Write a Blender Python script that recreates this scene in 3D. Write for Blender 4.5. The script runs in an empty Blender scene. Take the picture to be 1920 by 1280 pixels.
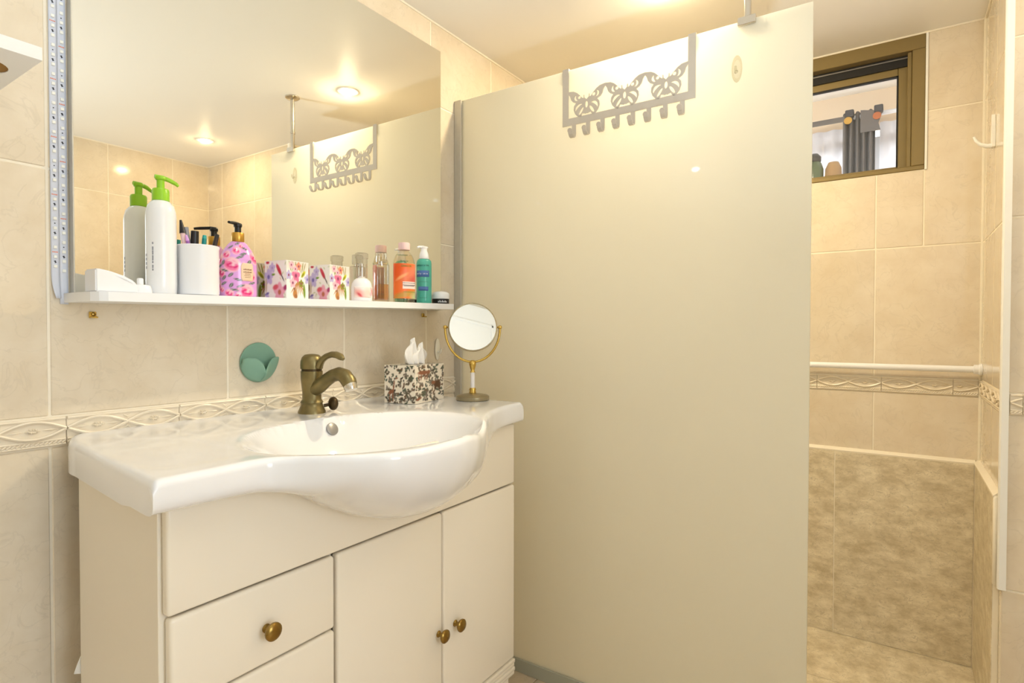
import bpy, bmesh, math, random
import numpy as np
from mathutils import Vector, Matrix
random.seed(7)
PI = math.pi
S = bpy.context.scene
COL = S.collection
R = math.radians

# ------------------------------------------------------------------ camera
cd = bpy.data.cameras.new('camera'); cam = bpy.data.objects.new('camera', cd); COL.objects.link(cam)
YAW, PIT, ROL = R(56.1633), R(-0.98956), R(0.0825)
fw = Vector((math.sin(YAW)*math.cos(PIT), math.cos(YAW)*math.cos(PIT), math.sin(PIT)))
rt = fw.cross(Vector((0, 0, 1))).normalized(); up = rt.cross(fw)
rt2 = rt*math.cos(ROL)+up*math.sin(ROL); up2 = up*math.cos(ROL)-rt*math.sin(ROL)
cam.matrix_world = Matrix(((rt2.x, up2.x, -fw.x, 0), (rt2.y, up2.y, -fw.y, -1.25), (rt2.z, up2.z, -fw.z, 1.05), (0, 0, 0, 1)))
cd.sensor_width = 36; cd.lens = 1078.5/1920*36; cd.clip_start = 0.01
S.camera = cam
# ------------------------------------------------------------------ world, exposure
S.view_settings.view_transform = 'Standard'; S.view_settings.look = 'None'
S.view_settings.gamma = 1; S.view_settings.use_curve_mapping = False
S.view_settings.exposure = 0.88
S.cycles.use_denoising = True
S.cycles.caustics_reflective = True; S.cycles.caustics_refractive = False; S.cycles.blur_glossy = 0.7
S.cycles.max_bounces = 10; S.cycles.diffuse_bounces = 6; S.cycles.transparent_max_bounces = 12
S.cycles.sample_clamp_indirect = 8
W = bpy.data.worlds.new('sky'); S.world = W; W.use_nodes = True
W.node_tree.nodes['Background'].inputs[0].default_value = (0.86, 0.93, 1.0, 1)
W.node_tree.nodes['Background'].inputs[1].default_value = 2.4
# daylight coming through the hall window behind the open bathroom door
al = bpy.data.lights.new('hall_daylight', 'AREA'); al.shape = 'RECTANGLE'; al.size = 0.9; al.size_y = 1.3
al.energy = 5.5; al.color = (0.74, 0.86, 1.0)
alo = bpy.data.objects.new('hall_daylight', al); COL.objects.link(alo)
alo.location = (0.27, -3.38, 1.25); alo.rotation_euler = (R(90), 0, 0)
# added fill spot aimed upward, brightening the ceiling in place of a bounced flash
fl = bpy.data.lights.new('ceiling_fill', 'SPOT'); fl.energy = 33; fl.color = (0.78, 0.90, 1.0); fl.spot_size = R(125); fl.spot_blend = 0.6; fl.shadow_soft_size = 0.05
flo = bpy.data.objects.new('ceiling_fill', fl); COL.objects.link(flo); flo.location = (0.42, -1.50, 0.60); flo.rotation_euler = (R(180), 0, 0)
# lamp strengths (radiance of the downlight bulbs): position, strength, colour
LAMPS = [((1.615, -0.69), 1250, (1.0, 0.82, 0.54)), ((1.615, -1.80), 270, (1.0, 0.75, 0.42)),
         ((0.448, -0.68), 112, (0.76, 0.89, 1.0)), ((0.448, -1.80), 80, (0.86, 0.92, 1.0))]
LAMP_R = 0.026

# ------------------------------------------------------------------ helpers
def lin(r, g, b, a=1):
    f = lambda c: (c/255/12.92 if c <= 10 else ((c/255+0.055)/1.055)**2.4)
    return (f(r), f(g), f(b), a)
def mat(name, col, rough=0.5, metal=0.0, spec=0.5, coat=0.0, trans=0.0, noise=0.0, nscale=40, emit=None, attr=None, bump=0.0, alpha=1.0, ior=1.45):
    m = bpy.data.materials.new(name); m.use_nodes = True
    nt = m.node_tree; p = nt.nodes['Principled BSDF']
    c = lin(*col) if max(col[:3]) > 1.01 else tuple(col[:3])+(1,)
    p.inputs['Base Color'].default_value = c
    p.inputs['Roughness'].default_value = rough; p.inputs['Metallic'].default_value = metal
    p.inputs['Specular IOR Level'].default_value = spec; p.inputs['Coat Weight'].default_value = coat
    p.inputs['Coat Roughness'].default_value = 0.05
    p.inputs['Transmission Weight'].default_value = trans; p.inputs['IOR'].default_value = ior
    p.inputs['Alpha'].default_value = alpha
    if attr:
        a = nt.nodes.new('ShaderNodeVertexColor'); a.layer_name = attr
        nt.links.new(a.outputs['Color'], p.inputs['Base Color'])
    elif noise > 0 or bump > 0:
        tc = nt.nodes.new('ShaderNodeTexCoord'); n = nt.nodes.new('ShaderNodeTexNoise')
        n.inputs['Scale'].default_value = nscale; n.inputs['Detail'].default_value = 4
        nt.links.new(tc.outputs['Object'], n.inputs['Vector'])
        if noise > 0:
            mx = nt.nodes.new('ShaderNodeMix'); mx.data_type = 'RGBA'
            mx.inputs['A'].default_value = tuple(x*(1-noise) for x in c[:3])+(1,)
            mx.inputs['B'].default_value = tuple(min(1, x*(1+noise*0.6)) for x in c[:3])+(1,)
            nt.links.new(n.outputs['Fac'], mx.inputs['Factor']); nt.links.new(mx.outputs['Result'], p.inputs['Base Color'])
        if bump > 0:
            b = nt.nodes.new('ShaderNodeBump'); b.inputs['Strength'].default_value = bump; b.inputs['Distance'].default_value = 0.002
            nt.links.new(n.outputs['Fac'], b.inputs['Height']); nt.links.new(b.outputs['Normal'], p.inputs['Normal'])
    if emit:
        p.inputs['Emission Color'].default_value = tuple(emit[1])+(1,); p.inputs['Emission Strength'].default_value = emit[0]
    return m

class B:
    """collects shapes into one mesh"""
    def __init__(s): s.v = []; s.f = []; s.c = None
    def add(s, v, f):
        o = len(s.v); s.v += [tuple(x) for x in v]; s.f += [tuple(i+o for i in q) for q in f]; return s
    def bm(s, bm):
        bm.verts.index_update(); s.add([v.co[:] for v in bm.verts], [[v.index for v in f.verts] for f in bm.faces]); bm.free(); return s
    def box(s, x0, x1, y0, y1, z0, z1, bev=0.0, seg=1, mtx=None):
        bm = bmesh.new(); bmesh.ops.create_cube(bm, size=1)
        bmesh.ops.scale(bm, vec=(x1-x0, y1-y0, z1-z0), verts=bm.verts)
        bmesh.ops.translate(bm, vec=((x0+x1)/2, (y0+y1)/2, (z0+z1)/2), verts=bm.verts)
        if bev > 0: bmesh.ops.bevel(bm, geom=bm.edges[:], offset=bev, segments=seg, affect='EDGES', profile=0.5)
        if mtx is not None: bmesh.ops.transform(bm, matrix=mtx, verts=bm.verts)
        return s.bm(bm)
    def lathe(s, prof, c=(0, 0, 0), seg=24, sx=1, sy=1, mtx=None):
        v = []; f = []; n = len(prof)
        for r, z in prof:
            for k in range(seg):
                a = 2*PI*k/seg; v.append(Vector((r*math.cos(a)*sx, r*math.sin(a)*sy, z)))
        for i in range(n-1):
            for k in range(seg):
                k2 = (k+1) % seg; f.append((i*seg+k, i*seg+k2, (i+1)*seg+k2, (i+1)*seg+k))
        if prof[0][0] > 1e-5: f.append(tuple(range(seg))[::-1])
        if prof[-1][0] > 1e-5: f.append(tuple((n-1)*seg+k for k in range(seg)))
        if mtx is not None: v = [mtx @ x for x in v]
        return s.add([x+Vector(c) for x in v], f)
    def tube(s, pts, r, seg=10, caps=True, sq=1.0):
        pts = [Vector(p) for p in pts]; n = len(pts)
        rs = r if isinstance(r, (list, tuple)) else [r]*n
        v = []; f = []; prev = None
        for i, p in enumerate(pts):
            d = (pts[min(i+1, n-1)]-pts[max(i-1, 0)]).normalized()
            if prev is None:
                a = Vector((0, 0, 1)) if abs(d.z) < 0.9 else Vector((1, 0, 0))
                u = d.cross(a).normalized()
            else:
                u = (prev-d*prev.dot(d)).normalized()
            prev = u; w = d.cross(u)
            for k in range(seg):
                t = 2*PI*k/seg; v.append(p+(u*math.cos(t)+w*math.sin(t)*sq)*rs[i])
        for i in range(n-1):
            for k in range(seg):
                k2 = (k+1) % seg; f.append((i*seg+k, (i+1)*seg+k, (i+1)*seg+k2, i*seg+k2))
        if caps: f.append(tuple(range(seg))); f.append(tuple((n-1)*seg+k for k in range(seg))[::-1])
        return s.add(v, f)
    def ball(s, c, r, sx=1, sy=1, sz=1, u=12, w=8, mtx=None):
        bm = bmesh.new(); bmesh.ops.create_uvsphere(bm, u_segments=u, v_segments=w, radius=r)
        bmesh.ops.scale(bm, vec=(sx, sy, sz), verts=bm.verts)
        if mtx is not None: bmesh.ops.transform(bm, matrix=mtx, verts=bm.verts)
        bmesh.ops.translate(bm, vec=c, verts=bm.verts); return s.bm(bm)
    def prism(s, poly, d0, d1, axis='y'):
        n = len(poly)
        mk = {'y': lambda p, d: (p[0], d, p[1]), 'z': lambda p, d: (p[0], p[1], d), 'x': lambda p, d: (d, p[0], p[1])}[axis]
        v = [mk(p, d0) for p in poly]+[mk(p, d1) for p in poly]
        f = [tuple(range(n)), tuple(range(2*n-1, n-1, -1))]+[(i, n+i, n+(i+1) % n, (i+1) % n) for i in range(n)]
        return s.add(v, f)
    def grid(s, fn, nu, nv):
        v = [fn(i/(nu-1), j/(nv-1)) for j in range(nv) for i in range(nu)]
        f = [(j*nu+i, j*nu+i+1, (j+1)*nu+i+1, (j+1)*nu+i) for j in range(nv-1) for i in range(nu-1)]
        return s.add(v, f)
    def mesh(s, name, smooth=30, fixn=True, cols=None):
        me = bpy.data.meshes.new(name); me.from_pydata(s.v, [], s.f); me.update()
        if fixn:
            bm = bmesh.new(); bm.from_mesh(me); bmesh.ops.recalc_face_normals(bm, faces=bm.faces); bm.to_mesh(me); bm.free()
        if cols is not None:
            ca = me.color_attributes.new('Col', 'FLOAT_COLOR', 'POINT')
            ca.data.foreach_set('color', np.array([list(c[:3])+[1] for c in cols], dtype=np.float32).ravel())
        if smooth:
            for p in me.polygons: p.use_smooth = True
            me.set_sharp_from_angle(angle=R(smooth))
        return me

def link(name, me, m=None, parent=None, loc=(0, 0, 0), rot=(0, 0, 0)):
    o = bpy.data.objects.new(name, me); COL.objects.link(o)
    if m is not None and me is not None and len(me.materials) == 0: me.materials.append(m)
    o.location = loc; o.rotation_euler = rot
    if parent is not None: o.parent = parent
    return o
def obj(name, b, m, parent=None, smooth=30, loc=(0, 0, 0), rot=(0, 0, 0), cols=None, fixn=True):
    return link(name, b.mesh(name, smooth, fixn, cols), m, parent, loc, rot)
def tag(o, label, cat, group=None):
    o['label'] = label; o['category'] = cat
    if group: o['group'] = group
    return o
def thing(name, label, cat, loc=(0, 0, 0), rotz=0, group=None):
    o = bpy.data.objects.new(name, None); COL.objects.link(o); o.empty_display_size = 0.02
    o.location = loc; o.rotation_euler = (0, 0, rotz)
    return tag(o, label, cat, group)
def struct(o): o['kind'] = 'structure'; return o
def stuff(o): o['kind'] = 'stuff'; return o
def text_mesh(s, size, m4):
    c = bpy.data.curves.new('letter', 'FONT'); c.body = s; c.size = size; c.extrude = 0.0002; c.align_x = 'CENTER'; c.align_y = 'CENTER'; c.resolution_u = 2
    o = bpy.data.objects.new('letter', c); COL.objects.link(o)
    me = bpy.data.meshes.new_from_object(o.evaluated_get(bpy.context.evaluated_depsgraph_get()))
    bpy.data.objects.remove(o); me.transform(m4)
    r = ([v.co[:] for v in me.vertices], [tuple(p.vertices) for p in me.polygons]); bpy.data.meshes.remove(me); return r
def interp(x, xs, ys):
    """smooth (monotone cubic) interpolation"""
    xs = np.array(xs, float); ys = np.array(ys, float); h = np.diff(xs); d = np.diff(ys)/h
    m = np.zeros_like(ys); m[0] = d[0]; m[-1] = d[-1]
    for i in range(1, len(xs)-1):
        m[i] = 0 if d[i-1]*d[i] <= 0 else 2*d[i-1]*d[i]/(d[i-1]+d[i])
    i = int(np.clip(np.searchsorted(xs, x)-1, 0, len(xs)-2)); t = (x-xs[i])/h[i]
    t = min(max(t, 0), 1)
    return ((1+2*t)*(1-t)**2*ys[i]+t*(1-t)**2*h[i]*m[i]+t*t*(3-2*t)*ys[i+1]+t*t*(t-1)*h[i]*m[i+1])

# ------------------------------------------------------------------ materials
def tile_mat(name, base, dark, rough=0.10, vein=0.5, scale=9, squash=1.0, coat=0.3):
    m = bpy.data.materials.new(name); m.use_nodes = True; nt = m.node_tree; p = nt.nodes['Principled BSDF']
    N = lambda t: nt.nodes.new(t); L = nt.links.new
    tc = N('ShaderNodeTexCoord'); oi = N('ShaderNodeObjectInfo'); mp = N('ShaderNodeMapping'); cx = N('ShaderNodeCombineXYZ')
    mul = N('ShaderNodeMath'); mul.operation = 'MULTIPLY'; mul.inputs[1].default_value = 37.0
    L(oi.outputs['Random'], mul.inputs[0])
    for i in range(3): L(mul.outputs[0], cx.inputs[i])
    L(tc.outputs['Object'], mp.inputs['Vector']); L(cx.outputs[0], mp.inputs['Location']); mp.inputs['Scale'].default_value = (1, 1, squash)
    n1 = N('ShaderNodeTexNoise'); n1.inputs['Scale'].default_value = scale; n1.inputs['Detail'].default_value = 6; n1.inputs['Roughness'].default_value = 0.65
    n2 = N('ShaderNodeTexNoise'); n2.inputs['Scale'].default_value = scale*1.6; n2.inputs['Detail'].default_value = 8; n2.inputs['Distortion'].default_value = 1.2
    L(mp.outputs[0], n1.inputs['Vector']); L(mp.outputs[0], n2.inputs['Vector'])
    # thin veins where the second noise crosses one half
    sub = N('ShaderNodeMath'); sub.operation = 'SUBTRACT'; sub.inputs[1].default_value = 0.5
    ab = N('ShaderNodeMath'); ab.operation = 'ABSOLUTE'; L(n2.outputs['Fac'], sub.inputs[0]); L(sub.outputs[0], ab.inputs[0])
    mr = N('ShaderNodeMapRange'); mr.inputs['From Min'].default_value = 0.0; mr.inputs['From Max'].default_value = 0.018
    mr.inputs['To Min'].default_value = vein; mr.inputs['To Max'].default_value = 0; L(ab.outputs[0], mr.inputs['Value'])
    r1 = N('ShaderNodeMapRange'); r1.inputs['From Min'].default_value = 0.32; r1.inputs['From Max'].default_value = 0.68
    L(n1.outputs['Fac'], r1.inputs['Value'])
    mx = N('ShaderNodeMix'); mx.data_type = 'RGBA'; mx.inputs['A'].default_value = lin(*dark); mx.inputs['B'].default_value = lin(*base)
    L(r1.outputs[0], mx.inputs['Factor'])
    m2 = N('ShaderNodeMix'); m2.data_type = 'RGBA'; m2.inputs['B'].default_value = lin(*[c*0.78 for c in dark])
    vm = N('ShaderNodeMath'); vm.operation = 'MULTIPLY'; L(mr.outputs[0], vm.inputs[0]); L(n1.outputs['Fac'], vm.inputs[1])
    L(vm.outputs[0], m2.inputs['Factor']); L(mx.outputs['Result'], m2.inputs['A'])
    hs = N('ShaderNodeHueSaturation'); vr = N('ShaderNodeMapRange'); vr.inputs['To Min'].default_value = 0.96; vr.inputs['To Max'].default_value = 1.03
    L(oi.outputs['Random'], vr.inputs['Value']); L(vr.outputs[0], hs.inputs['Value']); L(m2.outputs['Result'], hs.inputs['Color'])
    L(hs.outputs[0], p.inputs['Base Color'])
    p.inputs['Roughness'].default_value = rough; p.inputs['Coat Weight'].default_value = coat; p.inputs['Coat Roughness'].default_value = 0.04
    return m
M_TILE = tile_mat('cream_tile', (228, 217, 197), (218, 204, 180), vein=0.3)
M_LIST = mat('border_ceramic', (232, 221, 200), 0.28, coat=0.3, noise=0.05, nscale=60)
M_STONE = tile_mat('grey_stone_tile', (238, 228, 204), (192, 178, 147), 0.35, 0.9, 17, 1.9, 0.0)
M_FLOOR = tile_mat('floor_tile', (218, 200, 172), (200, 180, 150), 0.25, 0.4, 8)
M_GROUT = mat('grout', (240, 232, 214), 0.7, noise=0.04, nscale=90)
M_CEIL = mat('ceiling_paint', (240, 237, 230), 0.45, noise=0.02, nscale=3)
M_WHITEWALL = mat('white_paint', (236, 234, 228), 0.6, noise=0.02, nscale=5)
M_CER = mat('white_ceramic', (238, 239, 242), 0.07, coat=0.5, noise=0.01, nscale=3)
M_CAB = mat('cream_lacquer', (240, 232, 216), 0.22, coat=0.35, noise=0.012, nscale=4)
M_WHITE = mat('white_plastic', (240, 241, 244), 0.25, noise=0.01, nscale=8)
M_WHITEB = mat('white_board', (238, 240, 243), 0.3, noise=0.012, nscale=6)
M_PVC = mat('white_trim', (238, 238, 234), 0.3, noise=0.02, nscale=20)
M_MIRROR = mat('mirror_glass', (0.90, 0.88, 0.80), 0.012, metal=1.0, noise=0.01, nscale=2)
M_ALU = mat('brushed_aluminium', (200, 196, 184), 0.42, metal=0.45, noise=0.08, nscale=80)
M_CHROME = mat('chrome', (215, 210, 200), 0.12, metal=1.0, noise=0.03, nscale=20)
M_RACK = mat('grey_painted_steel', (206, 198, 186), 0.4, metal=0.25, noise=0.04, nscale=60)
M_BRONZE = mat('aged_bronze', (138, 124, 82), 0.36, metal=0.7, noise=0.55, nscale=28)
M_BRONZED = mat('dark_bronze', (78, 64, 42), 0.4, metal=0.7, noise=0.3, nscale=60)
M_BRASS = mat('old_brass', (150, 120, 60), 0.25, metal=0.9, noise=0.25, nscale=120)
M_GOLD = mat('polished_gold', (206, 174, 92), 0.2, metal=0.9, noise=0.1, nscale=60)
M_PEWTER = mat('pewter', (160, 148, 118), 0.32, metal=0.7, noise=0.12, nscale=60)
M_BROWNAL = mat('bronze_window_frame', (136, 118, 76), 0.38, metal=0.35, noise=0.06, nscale=20)
M_RUBBER = mat('black_rubber', (26, 24, 22), 0.6, noise=0.1, nscale=30)
M_TRACK = mat('grey_track', (150, 146, 142), 0.35, metal=0.6, noise=0.05, nscale=30)
M_GREEN = mat('sage_green_silicone', (128, 170, 150), 0.5, noise=0.04, nscale=30)
M_LIME = mat('lime_plastic', (150, 205, 40), 0.3, noise=0.05, nscale=30)
M_BLACK = mat('black_plastic', (32, 29, 28), 0.3, noise=0.15, nscale=40)
M_TEALP = mat('teal_plastic', (16, 140, 135), 0.3, noise=0.06, nscale=40)
M_PURPLE = mat('purple_plastic', (160, 100, 180), 0.3, noise=0.1, nscale=60)
M_PINKCAP = mat('pale_pink_plastic', (232, 200, 200), 0.35, noise=0.05, nscale=60)
M_GREYP = mat('grey_bristle', (150, 150, 155), 0.6, noise=0.3, nscale=200)
M_CREAMCAP = mat('copper_cap', (205, 158, 72), 0.3, metal=0.8, noise=0.08, nscale=40)
M_PAINT = mat('printed_card', (255, 255, 255), 0.35, attr='Col')
M_PAINTG = mat('printed_gloss', (255, 255, 255), 0.14, attr='Col', coat=0.4)
M_PAPER = mat('tissue_paper', (246, 244, 240), 0.85, noise=0.03, nscale=30)
M_PEACH = mat('peach_label', (240, 208, 176), 0.5, noise=0.03, nscale=50)
M_INK = mat('brown_ink', (150, 110, 80), 0.6, noise=0.05, nscale=50)
M_INKG = mat('green_ink', (40, 110, 70), 0.6, noise=0.05, nscale=50)
M_INKD = mat('dark_ink', (60, 62, 70), 0.6, noise=0.05, nscale=50)
M_INKW = mat('white_ink', (235, 240, 245), 0.6, noise=0.02, nscale=50)
M_INKY = mat('olive_ink', (120, 130, 40), 0.6, noise=0.05, nscale=50)
M_REDINK = mat('orange_ink', (224, 130, 96), 0.6, noise=0.05, nscale=50)
M_TAPE = mat('led_tape', (212, 217, 230), 0.4, noise=0.04, nscale=60)
M_LED = mat('led_chip', (245, 246, 240), 0.2, noise=0.03, nscale=60)
def glassy(name, col, tr, rough=0.02, base=0.05):
    """clear tinted wall: mix of transparent and glossy by Fresnel"""
    m = bpy.data.materials.new(name); m.use_nodes = True; nt = m.node_tree; nt.nodes.remove(nt.nodes['Principled BSDF'])
    t = nt.nodes.new('ShaderNodeBsdfTransparent'); t.inputs[0].default_value = tuple(c*tr for c in col[:3])+(1,)
    g = nt.nodes.new('ShaderNodeBsdfGlossy'); g.inputs['Roughness'].default_value = rough
    n = nt.nodes.new('ShaderNodeTexNoise'); n.inputs['Scale'].default_value = 20
    lw = nt.nodes.new('ShaderNodeLayerWeight'); lw.inputs[0].default_value = 0.5
    pw = nt.nodes.new('ShaderNodeMath'); pw.operation = 'POWER'; pw.inputs[1].default_value = 4.0; nt.links.new(lw.outputs['Facing'], pw.inputs[0])
    sc = nt.nodes.new('ShaderNodeMath'); sc.operation = 'MULTIPLY_ADD'; sc.inputs[1].default_value = 0.85; sc.inputs[2].default_value = base; nt.links.new(pw.outputs[0], sc.inputs[0])
    ad = nt.nodes.new('ShaderNodeMath'); ad.operation = 'MULTIPLY_ADD'; ad.inputs[1].default_value = 0.02
    nt.links.new(n.outputs['Fac'], ad.inputs[0]); nt.links.new(sc.outputs[0], ad.inputs[2])
    mx = nt.nodes.new('ShaderNodeMixShader')
    nt.links.new(ad.outputs[0], mx.inputs[0]); nt.links.new(t.outputs[0], mx.inputs[1]); nt.links.new(g.outputs[0], mx.inputs[2])
    nt.links.new(mx.outputs[0], nt.nodes['Material Output'].inputs[0]); return m
M_PANE = glassy('window_pane', (1, 1, 1), 0.97)
M_CLEAR = glassy('clear_glass', (1.0, 0.99, 0.97), 0.90, 0.06, 0.16)
M_AMBER = glassy('amber_liquid', (1.0, 0.70, 0.34), 0.97, 0.05)
M_PEACHW = glassy('peach_bottle', (1.0, 0.96, 0.87), 0.985, 0.05)
M_CLEARP = glassy('clear_plastic', (0.99, 0.98, 0.93), 0.93, 0.1)
def frosted(name, col, tcol, k, rough, see=0.0):
    m = bpy.data.materials.new(name); m.use_nodes = True; nt = m.node_tree; p = nt.nodes['Principled BSDF']
    p.inputs['Base Color'].default_value = lin(*col); p.inputs['Roughness'].default_value = rough; p.inputs['Coat Weight'].default_value = 0.3
    p.inputs['Coat Roughness'].default_value = 0.02
    t = nt.nodes.new('ShaderNodeBsdfTranslucent'); t.inputs[0].default_value = lin(*tcol)
    n = nt.nodes.new('ShaderNodeTexNoise'); n.inputs['Scale'].default_value = 1.5
    mr = nt.nodes.new('ShaderNodeMapRange'); mr.inputs['To Min'].default_value = k*0.96; mr.inputs['To Max'].default_value = k*1.04
    nt.links.new(n.outputs['Fac'], mr.inputs['Value'])
    mx = nt.nodes.new('ShaderNodeMixShader'); nt.links.new(mr.outputs[0], mx.inputs[0])
    nt.links.new(p.outputs[0], mx.inputs[1]); nt.links.new(t.outputs[0], mx.inputs[2]); out = mx
    if see > 0:
        g = nt.nodes.new('ShaderNodeBsdfRefraction'); g.inputs['Color'].default_value = lin(*tcol); g.inputs['Roughness'].default_value = 0.75; g.inputs['IOR'].default_value = 1.12
        out = nt.nodes.new('ShaderNodeMixShader'); out.inputs[0].default_value = see
        nt.links.new(mx.outputs[0], out.inputs[1]); nt.links.new(g.outputs[0], out.inputs[2])
    nt.links.new(out.outputs[0], nt.nodes['Material Output'].inputs[0]); return m
M_FROST = frosted('frosted_glass', (247, 246, 232), (251, 250, 244), 0.48, 0.34, 0.10)
M_SHEER = frosted('sheer_cloth', (235, 230, 228), (240, 238, 238), 0.6, 0.8)
M_TEALB = frosted('teal_bottle_plastic', (88, 196, 178), (80, 200, 185), 0.25, 0.2)
M_MILKY = frosted('milky_plastic', (250, 251, 253), (250, 251, 253), 0.15, 0.25)

# ------------------------------------------------------------------ room shell
ZF, ZC = -0.03, 2.044
XL, XR, YF, YS, XN = -0.62, 2.36, -2.28, -1.473, 1.89   # left, far shower wall, front wall, shower side wall, nib wall
GT = 0.0016                                             # tiles stand this proud of the grout
def shell(name, boxes, m):
    b = B()
    for q in boxes: b.box(*q)
    return struct(obj(name, b, m, None, 0))
wall_back = shell('wall_back', [(XL-0.1, XR+0.12, GT, 0.12, ZF-0.1, ZC+0.1)], M_GROUT)
WY0, WY1, WZ0 = -1.318, -0.70, 1.592
wall_right = shell('wall_right', [(XR+GT, XR+0.12, -2.4, WY0, ZF-0.1, ZC+0.1), (XR+GT, XR+0.12, WY1, GT, ZF-0.1, ZC+0.1),
                                  (XR+GT, XR+0.12, WY0, WY1, ZF-0.1, WZ0)], M_GROUT)
wall_inner = shell('wall_inner', [(XN+GT, XR+GT, YF-0.1, YS-GT, ZF-0.1, ZC+0.1)], M_GROUT)
DX0, DX1, DZ = -0.16, 0.70, 1.97
wall_front = shell('wall_front', [(DX1, XN+GT, YF-0.12, YF-GT, ZF-0.1, ZC+0.1), (XL-0.1, DX0, YF-0.12, YF-GT, ZF-0.1, ZC+0.1),
                                  (DX0, DX1, YF-0.12, YF-GT, DZ, ZC+0.1)], M_GROUT)
wall_left = shell('wall_left', [(XL-0.1, XL, YF, GT, ZF-0.1, ZC+0.1)], M_WHITEWALL)
ceiling = shell('ceiling', [(XL-0.1, XR+0.12, YF-0.12, 0.12, ZC, ZC+0.08)], M_CEIL)
floor = shell('floor', [(XL-0.1, XR+0.12, YF-0.12, 0.12, ZF-0.1, ZF-0.008)], M_GROUT)
# tiles: each tile an object, alike tiles share one mesh
TM = {}
def tile_mesh(w, h, t=0.008, m=None, bev=0.0016):
    k = (round(w, 4), round(h, 4), t, m.name)
    if k not in TM:
        me = B().box(-w/2, w/2, -t/2, t/2, -h/2, h/2, bev).mesh('tile', 20); me.materials.append(m); TM[k] = me
    return TM[k]
def spans(lo, hi, x0, step):
    k = math.ceil((lo-x0)/step-1e-6); c = [lo]
    while x0+k*step < hi-1e-4:
        if x0+k*step > lo+0.004: c.append(x0+k*step)
        k += 1
    c.append(hi); return list(zip(c[:-1], c[1:]))
G = 0.004
def lay(parent, axis, face, sgn, lo, hi, rows, x0, step, holes=(), x0top=None, m=M_TILE):
    """axis: running direction of the wall; face: coordinate of the tile faces; sgn: which way they look"""
    for (z0, z1) in rows:
        xx = x0top if (x0top is not None and z0 > 1.7) else x0
        for (a, b) in spans(lo, hi, xx, step):
            cells = [(a, b, z0, z1)]
            for (ha, hb, hz0, hz1) in holes:
                nxt = []
                for (p, q, r, s) in cells:
                    if q <= ha+1e-6 or p >= hb-1e-6 or s <= hz0+1e-6 or r >= hz1-1e-6: nxt.append((p, q, r, s)); continue
                    if p < ha: nxt.append((p, ha, r, s))
                    if q > hb: nxt.append((hb, q, r, s))
                    p2, q2 = max(p, ha), min(q, hb)
                    if r < hz0: nxt.append((p2, q2, r, hz0))
                    if s > hz1: nxt.append((p2, q2, hz1, s))
                cells = nxt
            for (p, q, r, s) in cells:
                w, h = q-p-G, s-r-G
                if w < 0.006 or h < 0.006: continue
                me = tile_mesh(w, h, 0.008, m)
                c = face-sgn*0.004
                if axis == 'x': link('tile', me, None, parent, ((p+q)/2, c, (r+s)/2))
                else: link('tile', me, None, parent, (c, (p+q)/2, (r+s)/2), (0, 0, PI/2))
RWS = [(ZF, 0.400), (0.400, 0.844), (0.897, 1.337), (1.337, 1.782), (1.782, ZC)]
lay(wall_back, 'x', 0, -1, XL, XR, RWS, 0.390, 0.328, x0top=0.413)
lay(wall_right, 'y', XR, -1, YS, 0, [(0.635, 0.844)]+RWS[2:], -1.183, 0.328, holes=[(WY0, WY1, WZ0, ZC+1)])
lay(wall_inner, 'x', YS, 1, XN, XR, [(0.635, 0.844)]+RWS[2:], 2.10, 0.328)
lay(wall_inner, 'x', YS, 1, XN, 1.912, RWS[:2], 2.10, 0.328, holes=[(1.80, 2.4, 0.39, 0.9)])
lay(wall_inner, 'y', XN, -1, YF, YS, RWS, -1.80, 0.328)
lay(wall_front, 'x', YF, 1, DX1+0.07, XN, RWS, 1.355, 0.328)
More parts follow.
